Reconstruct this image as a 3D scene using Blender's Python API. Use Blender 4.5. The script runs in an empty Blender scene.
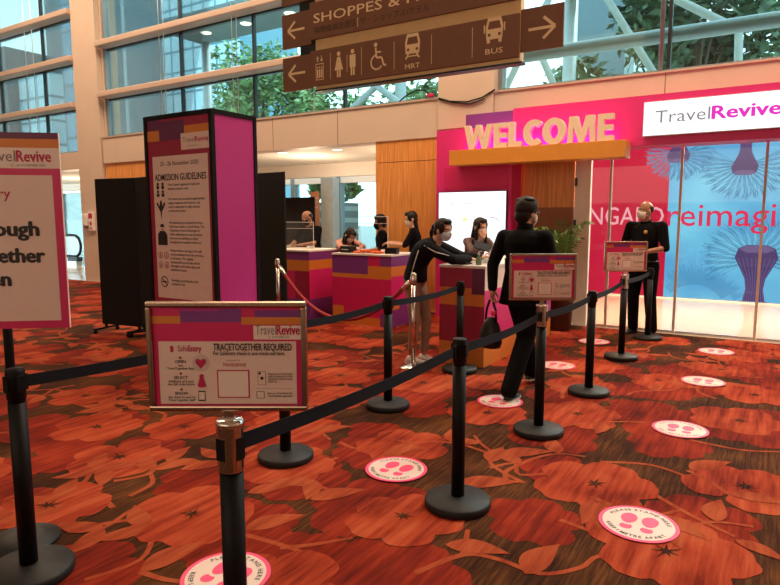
import bpy, bmesh, math, random
from mathutils import Vector, Matrix, Euler
random.seed(7)
SC = bpy.context.scene
COL = SC.collection
PI = math.pi
R = math.radians
YAW = R(32.1)

# ------------------------------------------------------------------ camera, world, light, exposure
cam_d = bpy.data.cameras.new('camera')
cam_d.sensor_fit = 'HORIZONTAL'
cam_d.sensor_width = 36.0
cam_d.lens = 612.0 / 780.0 * 36.0
cam_d.clip_start = 0.05
cam_d.clip_end = 400
cam = bpy.data.objects.new('camera', cam_d)
COL.objects.link(cam)
cam.location = (0, 0, 1.55)
cam.rotation_euler = (PI / 2 - math.atan((292.5 - 219) / 612.0), 0, YAW)
SC.camera = cam

world = bpy.data.worlds.new('world')
SC.world = world
world.use_nodes = True
bg = world.node_tree.nodes['Background']
bg.inputs[0].default_value = (0.68, 0.92, 1.0, 1)
bg.inputs[1].default_value = 3.2

def lamp(name, kind, loc, power, color=(1, 1, 1), size=1.0, size_y=None, rot=(0, 0, 0), angle=None):
    d = bpy.data.lights.new(name, kind)
    d.energy = power
    d.color = color
    if kind == 'AREA':
        d.size = size
        if size_y:
            d.shape = 'RECTANGLE'
            d.size_y = size_y
    if kind == 'SUN':
        d.angle = R(angle or 3)
    if kind in ('POINT', 'SPOT'):
        d.shadow_soft_size = size
    o = bpy.data.objects.new(name, d)
    o.location = loc
    o.rotation_euler = rot
    COL.objects.link(o)
    return o

lamp('sun', 'SUN', (0, 30, 40), 4.0, (1, 0.97, 0.92), rot=(R(-38), R(20), 0), angle=8)
WARM = (1.0, 0.70, 0.46)
for (x, y, p, s) in ((-11, 6.0, 310, 3.0), (-6.0, 6.2, 320, 3.0), (-1.2, 6.4, 390, 3.0), (-15.5, 6.0, 310, 3.0), (2.5, 6.4, 230, 2.5)):
    lamp('hall_ceiling_light', 'AREA', (x, y, 8.7), p, WARM, s)
lamp('rear_fill_light', 'AREA', (-2.5, -4.6, 3.6), 95, (1.0, 0.72, 0.52), 8.0, 3.0, (R(90), 0, 0))  # added fill behind the camera, brightens upright faces more than the floor
lamp('vestibule_light', 'AREA', (-2.2, 10.2, 3.1), 150, (1, 0.72, 0.45), 0.9, 0.9)
lamp('vestibule_light', 'AREA', (-0.2, 11.0, 3.1), 260, (1, 0.80, 0.58), 1.2, 1.2)
lamp('lobby_light', 'POINT', (-9.0, 10.9, 2.25), 75, (1, 0.76, 0.54), 0.3)
lamp('lobby_light', 'POINT', (-6.4, 10.9, 2.25), 55, (1, 0.76, 0.54), 0.3)
lamp('lobby_light', 'POINT', (-18.2, 11, 2.0), 100, (1, 0.74, 0.5), 0.3)

SC.view_settings.view_transform = 'Standard'
SC.view_settings.look = 'None'
SC.view_settings.gamma = 1
SC.view_settings.exposure = 0.22
SC.view_settings.use_curve_mapping = False
SC.cycles.max_bounces = 7
SC.cycles.transparent_max_bounces = 14
SC.cycles.sample_clamp_indirect = 4.0
SC.cycles.caustics_reflective = False
SC.cycles.caustics_refractive = False

# ------------------------------------------------------------------ materials
def _new(name):
    m = bpy.data.materials.new(name)
    m.use_nodes = True
    nt = m.node_tree
    nt.nodes.clear()
    out = nt.nodes.new('ShaderNodeOutputMaterial')
    return m, nt, out

def mat(name, c, rough=0.6, metal=0.0, var=0.06, scale=9.0, stretch=(1, 1, 1), c2=None, bump=0.0, spec=0.5, sub=None):
    """principled surface whose colour varies a little with noise"""
    m, nt, out = _new(name)
    b = nt.nodes.new('ShaderNodeBsdfPrincipled')
    nt.links.new(b.outputs[0], out.inputs[0])
    tc = nt.nodes.new('ShaderNodeTexCoord')
    mp = nt.nodes.new('ShaderNodeMapping')
    mp.inputs['Scale'].default_value = stretch
    nz = nt.nodes.new('ShaderNodeTexNoise')
    nz.inputs['Scale'].default_value = scale
    nz.inputs['Detail'].default_value = 4
    rp = nt.nodes.new('ShaderNodeValToRGB')
    lo = tuple(max(0, v * (1 - var)) for v in c)
    hi = tuple(min(1, v * (1 + var)) for v in (c2 or c))
    rp.color_ramp.elements[0].color = (*lo, 1)
    rp.color_ramp.elements[1].color = (*hi, 1)
    rp.color_ramp.elements[0].position = 0.3
    rp.color_ramp.elements[1].position = 0.7
    nt.links.new(tc.outputs['Object'], mp.inputs[0])
    nt.links.new(mp.outputs[0], nz.inputs['Vector'])
    nt.links.new(nz.outputs['Fac'], rp.inputs[0])
    nt.links.new(rp.outputs[0], b.inputs['Base Color'])
    b.inputs['Roughness'].default_value = rough
    b.inputs['Metallic'].default_value = metal
    b.inputs['Specular IOR Level'].default_value = spec
    if bump:
        bp = nt.nodes.new('ShaderNodeBump')
        bp.inputs['Strength'].default_value = bump
        nt.links.new(nz.outputs['Fac'], bp.inputs['Height'])
        nt.links.new(bp.outputs[0], b.inputs['Normal'])
    return m

def emis(name, c, s=1.0):
    m, nt, out = _new(name)
    e = nt.nodes.new('ShaderNodeEmission')
    e.inputs[0].default_value = (*c, 1)
    e.inputs[1].default_value = s
    nt.links.new(e.outputs[0], out.inputs[0])
    return m

def emis_noise(name, c1, c2, s=1.0, scale=0.8, stretch=(1, 1, 1)):
    m, nt, out = _new(name)
    e = nt.nodes.new('ShaderNodeEmission')
    tc = nt.nodes.new('ShaderNodeTexCoord')
    mp = nt.nodes.new('ShaderNodeMapping')
    mp.inputs['Scale'].default_value = stretch
    nz = nt.nodes.new('ShaderNodeTexNoise')
    nz.inputs['Scale'].default_value = scale
    rp = nt.nodes.new('ShaderNodeValToRGB')
    rp.color_ramp.elements[0].color = (*c1, 1)
    rp.color_ramp.elements[1].color = (*c2, 1)
    rp.color_ramp.elements[0].position = 0.32
    rp.color_ramp.elements[1].position = 0.68
    nt.links.new(tc.outputs['Object'], mp.inputs[0])
    nt.links.new(mp.outputs[0], nz.inputs['Vector'])
    nt.links.new(nz.outputs['Fac'], rp.inputs[0])
    nt.links.new(rp.outputs[0], e.inputs[0])
    e.inputs[1].default_value = s
    nt.links.new(e.outputs[0], out.inputs[0])
    return m

def glass(name, tint, gloss=0.08, rough=0.02):
    m, nt, out = _new(name)
    t = nt.nodes.new('ShaderNodeBsdfTransparent')
    t.inputs[0].default_value = (*tint, 1)
    g = nt.nodes.new('ShaderNodeBsdfGlossy')
    g.inputs['Roughness'].default_value = rough
    lw = nt.nodes.new('ShaderNodeFresnel')
    lw.inputs[0].default_value = 1.3
    ml = nt.nodes.new('ShaderNodeMath')
    ml.operation = 'MULTIPLY_ADD'
    ml.inputs[1].default_value = 0.7
    ml.inputs[2].default_value = gloss * 0.3
    mx = nt.nodes.new('ShaderNodeMixShader')
    nt.links.new(lw.outputs[0], ml.inputs[0])
    nt.links.new(ml.outputs[0], mx.inputs[0])
    nt.links.new(t.outputs[0], mx.inputs[1])
    nt.links.new(g.outputs[0], mx.inputs[2])
    nt.links.new(mx.outputs[0], out.inputs[0])
    return m

def grid_facade(name, c_pane, c_pane2, c_line, sx, sz, rough=0.25):
    """curtain wall: brick texture on X/Z"""
    m, nt, out = _new(name)
    b = nt.nodes.new('ShaderNodeBsdfPrincipled')
    nt.links.new(b.outputs[0], out.inputs[0])
    tc = nt.nodes.new('ShaderNodeTexCoord')
    mp = nt.nodes.new('ShaderNodeMapping')
    mp.inputs['Rotation'].default_value = (PI / 2, 0, 0)
    br = nt.nodes.new('ShaderNodeTexBrick')
    br.offset = 0
    br.inputs['Color1'].default_value = (*c_pane, 1)
    br.inputs['Color2'].default_value = (*c_pane2, 1)
    br.inputs['Mortar'].default_value = (*c_line, 1)
    br.inputs['Scale'].default_value = 1
    br.inputs['Brick Width'].default_value = sx
    br.inputs['Row Height'].default_value = sz
    br.inputs['Mortar Size'].default_value = 0.11
    nt.links.new(tc.outputs['Object'], mp.inputs[0])
    nt.links.new(mp.outputs[0], br.inputs['Vector'])
    nt.links.new(br.outputs[0], b.inputs['Base Color'])
    b.inputs['Roughness'].default_value = rough
    return m

def carpet(name, c1, c2, c3, sc=(26, 2.2, 1)):
    """pile carpet with streaks that run along the hall"""
    m, nt, out = _new(name)
    b = nt.nodes.new('ShaderNodeBsdfPrincipled')
    b.inputs['Roughness'].default_value = 0.95
    b.inputs['Specular IOR Level'].default_value = 0.1
    nt.links.new(b.outputs[0], out.inputs[0])
    tc = nt.nodes.new('ShaderNodeTexCoord')
    mp = nt.nodes.new('ShaderNodeMapping')
    mp.inputs['Scale'].default_value = sc
    nz = nt.nodes.new('ShaderNodeTexNoise')
    nz.inputs['Scale'].default_value = 1.0
    nz.inputs['Detail'].default_value = 6
    nz.inputs['Roughness'].default_value = 0.65
    big = nt.nodes.new('ShaderNodeTexNoise')
    big.inputs['Scale'].default_value = 2.1
    big.inputs['Detail'].default_value = 2
    add = nt.nodes.new('ShaderNodeMath')
    add.operation = 'MULTIPLY_ADD'
    add.inputs[1].default_value = 0.60
    sub = nt.nodes.new('ShaderNodeMath')
    sub.operation = 'MULTIPLY'
    sub.inputs[1].default_value = 0.40
    rp = nt.nodes.new('ShaderNodeValToRGB')
    e = rp.color_ramp.elements
    e[0].position, e[0].color = 0.38, (*c1, 1)
    e[1].position, e[1].color = 0.62, (*c3, 1)
    k = e.new(0.5)
    k.color = (*c2, 1)
    fine = nt.nodes.new('ShaderNodeTexNoise')
    fine.inputs['Scale'].default_value = 160
    mul = nt.nodes.new('ShaderNodeMixRGB')
    mul.blend_type = 'MULTIPLY'
    mul.inputs[0].default_value = 0.35
    L = nt.links.new
    L(tc.outputs['Object'], mp.inputs[0]); L(mp.outputs[0], nz.inputs['Vector'])
    L(tc.outputs['Object'], big.inputs['Vector']); L(tc.outputs['Object'], fine.inputs['Vector'])
    L(nz.outputs['Fac'], add.inputs[0]); L(big.outputs['Fac'], sub.inputs[0]); L(sub.outputs[0], add.inputs[2])
    L(add.outputs[0], rp.inputs[0]); L(rp.outputs[0], mul.inputs[1]); L(fine.outputs['Color'], mul.inputs[2])
    L(mul.outputs[0], b.inputs['Base Color'])
    bp = nt.nodes.new('ShaderNodeBump')
    bp.inputs['Strength'].default_value = 0.25
    L(fine.outputs['Fac'], bp.inputs['Height']); L(bp.outputs[0], b.inputs['Normal'])
    return m

M = {}
M['ground'] = carpet('carpet_brown', (0.018, 0.006, 0.003), (0.060, 0.018, 0.006), (0.140, 0.048, 0.013), (64, 3.2, 1))
M['petal'] = carpet('carpet_orange', (0.16, 0.013, 0.006), (0.35, 0.045, 0.016), (0.46, 0.088, 0.034), (20, 1.5, 1))
M['petal2'] = carpet('carpet_deep_red', (0.09, 0.008, 0.004), (0.20, 0.016, 0.007), (0.33, 0.036, 0.013), (26, 1.9, 1))
M['leafc'] = carpet('carpet_leaf', (0.22, 0.030, 0.011), (0.34, 0.060, 0.021), (0.41, 0.092, 0.035), (18, 1.8, 1))
M['tile'] = mat('cream_floor_tile', (0.62, 0.50, 0.38), 0.12, var=0.05, scale=3)
M['vtile'] = mat('polished_white_floor', (0.62, 0.53, 0.42), 0.06, var=0.03, scale=3)
M['beige'] = mat('beige_wall_panel', (0.60, 0.475, 0.385), 0.55, var=0.03, scale=2)
M['beige_d'] = mat('beige_transom', (0.52, 0.40, 0.33), 0.5, var=0.03, scale=2)
M['seam'] = mat('panel_seam', (0.20, 0.14, 0.10), 0.7)
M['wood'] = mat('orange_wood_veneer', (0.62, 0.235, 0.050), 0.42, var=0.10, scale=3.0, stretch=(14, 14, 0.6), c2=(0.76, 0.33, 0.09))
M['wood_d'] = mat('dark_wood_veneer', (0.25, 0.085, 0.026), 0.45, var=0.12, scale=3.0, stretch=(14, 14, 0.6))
M['ceil'] = mat('ceiling_paint', (0.72, 0.66, 0.58), 0.8, var=0.02)
M['bulk'] = mat('white_bulkhead', (0.80, 0.74, 0.66), 0.7, var=0.02)
M['glass'] = glass('window_glass', (0.80, 0.95, 0.95), 0.16)
M['clear'] = glass('door_glass', (0.97, 0.97, 0.97), 0.05)
M['acrylic'] = glass('acrylic_sheet', (0.95, 0.96, 0.97), 0.15)
M['acr_edge'] = mat('acrylic_edge', (0.75, 0.72, 0.70), 0.2)
M['dark_al'] = mat('dark_aluminium', (0.030, 0.035, 0.040), 0.4, 0.5)
M['grey_al'] = mat('grey_blue_aluminium', (0.23, 0.28, 0.31), 0.4, 0.3)
M['steel'] = mat('brushed_steel', (0.62, 0.58, 0.54), 0.28, 1.0)
M['chrome'] = mat('polished_warm_steel', (0.72, 0.66, 0.60), 0.18, 1.0, var=0.02)
M['bronze'] = mat('bronze_frame', (0.46, 0.33, 0.25), 0.25, 1.0, var=0.05)
M['black'] = mat('black_coated_metal', (0.004, 0.004, 0.005), 0.5, spec=.2)
M['basegrey'] = mat('charcoal_base', (0.013, 0.013, 0.014), 0.55, var=0.2, scale=30, spec=.25)
M['belt'] = mat('navy_webbing', (0.010, 0.013, 0.019), 0.8, var=0.2, scale=200, spec=.2)
M['screen_blk'] = mat('black_fabric_screen', (0.006, 0.006, 0.006), 0.9)
M['pink'] = mat('magenta_panel', (0.62, 0.012, 0.125), 0.45, var=0.03)
M['pink_hot'] = mat('hot_pink_panel', (0.68, 0.020, 0.200), 0.45, var=0.02)
M['mag'] = mat('orchid_panel', (0.46, 0.024, 0.25), 0.5, var=0.02)
M['orange'] = mat('orange_panel', (0.66, 0.215, 0.030), 0.5, var=0.03)
M['amber'] = mat('amber_beam', (0.66, 0.26, 0.030), 0.45, var=0.03)
M['purple'] = mat('purple_panel', (0.20, 0.035, 0.235), 0.5, var=0.03)
M['plum'] = mat('plum_panel', (0.125, 0.016, 0.080), 0.5, var=0.03)
M['maroon'] = mat('maroon_panel', (0.33, 0.010, 0.055), 0.5, var=0.03)
M['paper'] = mat('printed_paper', (0.78, 0.61, 0.55), 0.55, var=0.015)
M['paper_w'] = mat('white_paper', (0.84, 0.71, 0.65), 0.55, var=0.015)
M['ink'] = mat('black_ink', (0.015, 0.012, 0.012), 0.6)
M['ink_g'] = mat('grey_ink', (0.22, 0.18, 0.17), 0.6)
M['ink_r'] = mat('crimson_ink', (0.50, 0.012, 0.085), 0.6)
M['brown'] = mat('brown_sign_panel', (0.185, 0.074, 0.034), 0.5, var=0.04)
M['brown_d'] = mat('dark_brown_ink', (0.022, 0.008, 0.004), 0.5)
M['gold'] = mat('cream_gold_lettering', (0.86, 0.66, 0.38), 0.4, var=0.02)
M['goldrail'] = mat('cream_gold_rail', (0.80, 0.58, 0.28), 0.4, var=0.03)
M['cream'] = mat('sand_lettering', (0.82, 0.66, 0.50), 0.5, var=0.02)
M['st_w'] = mat('sticker_white', (0.64, 0.50, 0.45), 0.5, var=0.03)
M['st_p'] = mat('sticker_pink', (0.72, 0.040, 0.150), 0.5, var=0.05)
M['skin'] = mat('skin', (0.55, 0.30, 0.20), 0.5, var=0.06, scale=20)
M['skin_d'] = mat('tanned_skin', (0.36, 0.17, 0.10), 0.45, var=0.06, scale=20)
M['lip'] = mat('lips', (0.42, 0.13, 0.10), 0.5)
M['eye_w'] = mat('eye_white', (0.72, 0.68, 0.64), 0.25)
M['hair'] = mat('black_hair', (0.009, 0.006, 0.005), 0.5, var=0.4, scale=40, stretch=(8, 8, 0.6), spec=.25)
M['cl_blk'] = mat('black_cloth', (0.0035, 0.0035, 0.0045), 0.9, var=0.25, scale=30, spec=.12)
M['cl_navy'] = mat('dark_navy_cloth', (0.007, 0.008, 0.012), 0.85, var=0.25, scale=30, spec=.15)
M['cl_pat'] = mat('dark_patterned_cloth', (0.012, 0.008, 0.010), 0.8, var=0.3, scale=60, c2=(0.16, 0.09, 0.08))
M['cl_pink'] = mat('dusty_pink_cloth', (0.52, 0.27, 0.22), 0.8, var=0.08)
M['cl_beige'] = mat('beige_trousers', (0.30, 0.19, 0.14), 0.8, var=0.08)
M['shoe_w'] = mat('white_shoe', (0.62, 0.55, 0.52), 0.5)
M['shoe_b'] = mat('black_shoe', (0.008, 0.007, 0.007), 0.4)
M['mask_b'] = mat('light_blue_mask', (0.50, 0.60, 0.68), 0.7, var=0.03)
M['mask_w'] = mat('white_mask', (0.68, 0.60, 0.54), 0.7, var=0.03)
M['leather'] = mat('black_leather', (0.006, 0.005, 0.006), 0.4, spec=.3, bump=0.3, scale=60)
M['rope'] = mat('red_velvet_rope', (0.30, 0.012, 0.022), 0.8, var=0.35, scale=60)
M['lt_grey'] = mat('pale_grey_plastic', (0.55, 0.53, 0.52), 0.4)
M['white'] = mat('white_plastic', (0.78, 0.74, 0.70), 0.4)
M['orange_cloth'] = mat('orange_lanyards', (0.72, 0.12, 0.02), 0.7, var=0.2, scale=60)
M['foli'] = mat('bright_green_leaf', (0.055, 0.125, 0.040), 0.55, var=0.5, scale=1.6, c2=(0.20, 0.32, 0.12))  # brighter yellowish green foliage colour
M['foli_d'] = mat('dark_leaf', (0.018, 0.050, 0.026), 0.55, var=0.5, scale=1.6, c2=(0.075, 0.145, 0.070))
M['bark'] = mat('bark', (0.10, 0.07, 0.05), 0.9, var=0.3, scale=6)
M['palm'] = mat('palm_frond', (0.075, 0.17, 0.025), 0.5, var=0.3, scale=12)
M['pot'] = mat('dark_planter', (0.06, 0.030, 0.018), 0.5)
M['concrete'] = mat('blue_grey_cladding', (0.13, 0.18, 0.21), 0.6, var=0.05, scale=0.6)
M['white_st'] = mat('white_painted_steel', (0.36, 0.41, 0.43), 0.5)
M['soffit'] = mat('grey_soffit', (0.20, 0.27, 0.30), 0.7, var=0.04)
M['tan'] = mat('tan_soffit', (0.52, 0.33, 0.17), 0.7)
M['paving'] = mat('outdoor_paving', (0.24, 0.25, 0.24), 0.8)
M['facade'] = grid_facade('glass_facade', (0.62, 0.78, 0.84), (0.46, 0.66, 0.74), (0.08, 0.22, 0.30), 1.6, 2.0)
M['facade2'] = grid_facade('dark_glass_facade', (0.16, 0.27, 0.36), (0.24, 0.38, 0.48), (0.10, 0.16, 0.2), 1.6, 1.9)
M['louvre'] = grid_facade('louvre_wall', (0.34, 0.36, 0.36), (0.40, 0.42, 0.42), (0.15, 0.16, 0.17), 30, 0.35, 0.6)
M['e_white'] = emis('lit_white_acrylic', (1.0, 0.98, 0.99), 1.15)
M['e_lamp'] = emis('lamp_diffuser', (1.0, 0.86, 0.66), 2.6)
M['e_pink'] = emis('pink_led_strip', (1.0, 0.10, 0.75), 3.2)
M['e_red'] = emis_noise('lit_red_print', (0.60, 0.012, 0.045), (0.80, 0.030, 0.075), 0.78, 0.5)
M['e_blue'] = emis_noise('lit_blue_print', (0.10, 0.38, 0.70), (0.24, 0.72, 0.92), 0.88, 0.6, (1, 1, 1.6))
M['e_cyan'] = emis_noise('lit_cyan_print', (0.16, 0.52, 0.74), (0.30, 0.74, 0.86), 1.0, 0.8)
M['e_txt_r'] = emis('lit_red_letters', (0.72, 0.030, 0.10), 0.95)
M['e_txt_w'] = emis('lit_pale_letters', (0.92, 0.42, 0.46), 0.9)
M['e_tree'] = emis('lit_purple_print', (0.085, 0.055, 0.16), 0.9)
M['e_tree2'] = emis('lit_mauve_print', (0.17, 0.12, 0.26), 0.9)
M['e_hair'] = emis('lit_teal_lines', (0.065, 0.24, 0.42), 0.9)
M['e_txtg'] = emis('lit_grey_letters', (0.30, 0.28, 0.30), 0.8)
M['e_txtm'] = emis('lit_magenta_letters', (0.80, 0.040, 0.52), 0.9)
M['e_logo'] = emis('lit_faint_logo', (0.62, 0.66, 0.72), 1.0)
M['e_logo_y'] = emis('lit_yellow_logo', (0.92, 0.80, 0.25), 1.0)
M['flower_r'] = mat('red_blossom', (0.55, 0.05, 0.04), 0.6)

# ------------------------------------------------------------------ mesh builder
class MB:
    def __init__(s):
        s.v, s.f, s.m, s.sm = [], [], [], []
        s.mats = []
    def mi(s, m):
        m = M[m] if isinstance(m, str) else m
        if m not in s.mats:
            s.mats.append(m)
        return s.mats.index(m)
    def add(s, vs, fs, m, smooth=False, T=None):
        o = len(s.v)
        k = s.mi(m)
        for p in vs:
            s.v.append(tuple(T @ Vector(p)) if T else tuple(p))
        for f in fs:
            s.f.append([o + i for i in f]); s.m.append(k); s.sm.append(smooth)
        return s
    def box(s, x0, x1, y0, y1, z0, z1, m, T=None):
        v = [(x0, y0, z0), (x1, y0, z0), (x1, y1, z0), (x0, y1, z0), (x0, y0, z1), (x1, y0, z1), (x1, y1, z1), (x0, y1, z1)]
        f = [(3, 2, 1, 0), (4, 5, 6, 7), (0, 1, 5, 4), (1, 2, 6, 5), (2, 3, 7, 6), (3, 0, 4, 7)]
        return s.add(v, f, m, False, T)
    def bbox(s, x0, x1, y0, y1, z0, z1, m, b=0.006, T=None):
        """box with chamfered edges"""
        bm = bmesh.new()
        bmesh.ops.create_cube(bm, size=1)
        for v in bm.verts:
            v.co = Vector(((x0 + x1) / 2 + v.co.x * (x1 - x0), (y0 + y1) / 2 + v.co.y * (y1 - y0), (z0 + z1) / 2 + v.co.z * (z1 - z0)))
        bmesh.ops.bevel(bm, geom=bm.edges[:], offset=b, segments=2, affect='EDGES', profile=0.5)
        bm.verts.index_update()
        s.add([v.co[:] for v in bm.verts], [[v.index for v in f.verts] for f in bm.faces], m, False, T)
        bm.free()
        return s
    def lathe(s, prof, m, seg=24, c=(0, 0, 0), T=None, smooth=True):
        v, f = [], []
        n = len(prof)
        for i in range(seg):
            a = 2 * PI * i / seg
            for r, z in prof:
                v.append((c[0] + r * math.cos(a), c[1] + r * math.sin(a), c[2] + z))
        for i in range(seg):
            j = (i + 1) % seg
            for k in range(n - 1):
                f.append((i * n + k, j * n + k, j * n + k + 1, i * n + k + 1))
        if prof[0][0] > 1e-6:
            f.append([i * n for i in range(seg)][::-1])
        if prof[-1][0] > 1e-6:
            f.append([i * n + n - 1 for i in range(seg)])
        return s.add(v, f, m, smooth, T)
    def cyl(s, a, b, r, m, seg=12, r2=None, smooth=True):
        a, b = Vector(a), Vector(b)
        d = b - a
        q = d.to_track_quat('Z', 'Y').to_matrix().to_4x4()
        return s.lathe([(r, 0), (r2 if r2 is not None else r, d.length)], m, seg, T=Matrix.Translation(a) @ q, smooth=smooth)
    def ell(s, c, r, m, seg=16, rings=10, T=None, keep=None):
        v, f = [], []
        for i in range(rings + 1):
            t = PI * i / rings
            for j in range(seg):
                a = 2 * PI * j / seg
                v.append((c[0] + r[0] * math.sin(t) * math.cos(a), c[1] + r[1] * math.sin(t) * math.sin(a), c[2] + r[2] * math.cos(t)))
        for i in range(rings):
            for j in range(seg):
                k = (j + 1) % seg
                q = (i * seg + j, (i + 1) * seg + j, (i + 1) * seg + k, i * seg + k)
                if keep:
                    ctr = [sum(v[t][n] for t in q) / 4 for n in range(3)]
                    if not keep(*ctr):
                        continue
                f.append(q)
        return s.add(v, f, m, True, T)
    def tube(s, pts, r, m, seg=8, closed=False, radii=None, cap=True):
        P = [Vector(p) for p in pts]
        n = len(P)
        v, f = [], []
        up = Vector((0, 0, 1))
        prev = None
        for i in range(n):
            if closed:
                t = (P[(i + 1) % n] - P[i - 1]).normalized()
            else:
                t = (P[min(i + 1, n - 1)] - P[max(i - 1, 0)]).normalized()
            if prev is None:
                u = t.cross(up)
                if u.length < 0.05:
                    u = t.cross(Vector((1, 0, 0)))
                u.normalize()
            else:
                u = (prev - t * prev.dot(t)).normalized()
            prev = u
            w = t.cross(u)
            rr = radii[i] if radii else r
            for k in range(seg):
                a = 2 * PI * k / seg
                v.append(tuple(P[i] + (u * math.cos(a) + w * math.sin(a)) * rr))
        for i in range(n if closed else n - 1):
            j = (i + 1) % n
            for k in range(seg):
                l = (k + 1) % seg
                f.append((i * seg + k, i * seg + l, j * seg + l, j * seg + k))
        if cap and not closed:
            f.append(list(range(seg))[::-1])
            f.append([(n - 1) * seg + k for k in range(seg)])
        return s.add(v, f, m, True)
    def strip(s, pts, h, th, m):
        """vertical webbing of height h and thickness th along pts"""
        P = [Vector(p) for p in pts]
        v, f = [], []
        for i, p in enumerate(P):
            t = (P[min(i + 1, len(P) - 1)] - P[max(i - 1, 0)]).normalized()
            n = Vector((-t.y, t.x, 0)).normalized() * th / 2
            for a, z in ((1, -h / 2), (1, h / 2), (-1, h / 2), (-1, -h / 2)):
                v.append(tuple(p + n * a + Vector((0, 0, z))))
        for i in range(len(P) - 1):
            for k in range(4):
                l = (k + 1) % 4
                f.append((i * 4 + k, i * 4 + l, i * 4 + 4 + l, i * 4 + 4 + k))
        f.append((3, 2, 1, 0)); o = (len(P) - 1) * 4
        f.append((o, o + 1, o + 2, o + 3))
        return s.add(v, f, m)
    def prism(s, poly, y0, y1, m, T=None):
        """polygon in x/z pushed from y0 to y1"""
        n = len(poly)
        v = [(x, y0, z) for x, z in poly] + [(x, y1, z) for x, z in poly]
        f = [list(range(n)), list(range(n, 2 * n))[::-1]]
        for i in range(n):
            j = (i + 1) % n
            f.append((j, i, n + i, n + j))
        return s.add(v, f, m, False, T)
    def build(s, name, parent=None, m=None):
        me = bpy.data.meshes.new(name)
        me.from_pydata(s.v, [], s.f)
        for k in s.mats:
            me.materials.append(k)
        me.polygons.foreach_set('material_index', s.m)
        me.polygons.foreach_set('use_smooth', s.sm)
        me.update()
        o = bpy.data.objects.new(name, me)
        COL.objects.link(o)
        if parent:
            o.parent = parent
        return o

def tag(o, label, cat, group=None, kind=None):
    if label:
        o['label'] = label
    if cat:
        o['category'] = cat
    if group:
        o['group'] = group
    if kind:
        o['kind'] = kind
    return o

def thing(name, label, cat, loc=(0, 0, 0), rz=0, group=None):
    o = bpy.data.objects.new(name, None)
    o.empty_display_size = 0.1
    COL.objects.link(o)
    o.location = loc
    o.rotation_euler = (0, 0, rz)
    return tag(o, label, cat, group)

def struct(mb, name, parent=None):
    o = mb.build(name, parent)
    if not parent:
        o['kind'] = 'structure'
    return o

_tx = {}
def text_mesh(body, bold=0.0):
    k = (body, bold)
    if k not in _tx:
        cu = bpy.data.curves.new('lettering', 'FONT')
        cu.body = body
        cu.size = 1
        cu.resolution_u = 2
        cu.offset = bold
        ob = bpy.data.objects.new('lettering', cu)
        me = ob.to_mesh()
        vs = [(v.co.x, v.co.y) for v in me.vertices]
        fs = [list(p.vertices) for p in me.polygons]
        ob.to_mesh_clear()
        bpy.data.objects.remove(ob)
        bpy.data.curves.remove(cu)
        _tx[k] = (vs, fs)
    return _tx[k]

class Art:
    """flat printed layers; fn maps (u, v, d) to x, y, z, d is the height above the sheet"""
    def __init__(s, fn=None, mb=None, step=0.0007):
        s.fn = fn or (lambda u, v, d: (u, -d, v))
        s.mb = mb or MB()
        s.step = step
    def poly(s, pts, m, layer=1):
        s.mb.add([s.fn(u, v, layer * s.step) for u, v in pts], [list(range(len(pts)))], m)
    def rect(s, u0, v0, u1, v1, m, layer=1):
        s.poly([(u0, v0), (u1, v0), (u1, v1), (u0, v1)], m, layer)
    def disc(s, u, v, r, m, layer=1, n=32, ry=None):
        s.poly([(u + r * math.cos(2 * PI * i / n), v + (ry or r) * math.sin(2 * PI * i / n)) for i in range(n)], m, layer)
    def ring(s, u, v, r0, r1, m, layer=1, n=32):
        for i in range(n):
            a, b = 2 * PI * i / n, 2 * PI * (i + 1) / n
            s.poly([(u + r0 * math.cos(a), v + r0 * math.sin(a)), (u + r1 * math.cos(a), v + r1 * math.sin(a)),
                    (u + r1 * math.cos(b), v + r1 * math.sin(b)), (u + r0 * math.cos(b), v + r0 * math.sin(b))], m, layer)
    def line(s, pts, w, m, layer=1):
        for (a, b), (c, d) in zip(pts[:-1], pts[1:]):
            L = math.hypot(c - a, d - b) or 1
            nx, ny = -(d - b) / L * w / 2, (c - a) / L * w / 2
            s.poly([(a - nx, b - ny), (c - nx, d - ny), (c + nx, d + ny), (a + nx, b + ny)], m, layer)
    def text(s, body, u, v, size, m, align='l', bold=0.0, width=None, layer=3, rot=0, sx=1.0):
        if bold >= .014:
            e = (bold - .008) * 1.6 * size
            for q, (dx, dy) in enumerate(((0, 0), (-e, 0), (e, 0), (0, e * .5), (0, -e * .5))):
                s.text(body, u + dx, v + dy, size, m, align, .008, width, layer + q * .12, rot, sx)
            return
        vs, fs = text_mesh(body, bold)
        if not vs:
            return
        x0, x1 = min(p[0] for p in vs), max(p[0] for p in vs)
        k = size * sx if width is None else width / (x1 - x0)
        w = (x1 - x0) * k
        off = {'l': 0, 'c': -w / 2, 'r': -w}[align]
        out = []
        c, n = math.cos(rot), math.sin(rot)
        for a, b in vs:
            a = (a - x0) * k + off
            b = b * size
            out.append(s.fn(u + a * c - b * n, v + a * n + b * c, layer * s.step))
        s.mb.add(out, fs, m)
    def arc_text(s, body, u, v, r, size, m, centre_deg, top=True, bold=0.01, layer=4, track=1.0):
        wid = []
        for ch in body:
            if ch == ' ':
                wid.append(0.32)
            else:
                vs, _ = text_mesh(ch, bold)
                wid.append(max(p[0] for p in vs) - min(p[0] for p in vs) + 0.14)
        tot = sum(wid) * size * track / r
        a = R(centre_deg) + (tot / 2 if top else -tot / 2)
        for ch, w in zip(body, wid):
            da = w * size * track / r
            am = a - da / 2 if top else a + da / 2
            if ch != ' ':
                px, py = u + r * math.cos(am), v + r * math.sin(am)
                s.text(ch, px, py, size, m, 'c', bold, layer=layer, rot=am - PI / 2 if top else am + PI / 2)
            a = a - da if top else a + da

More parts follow.
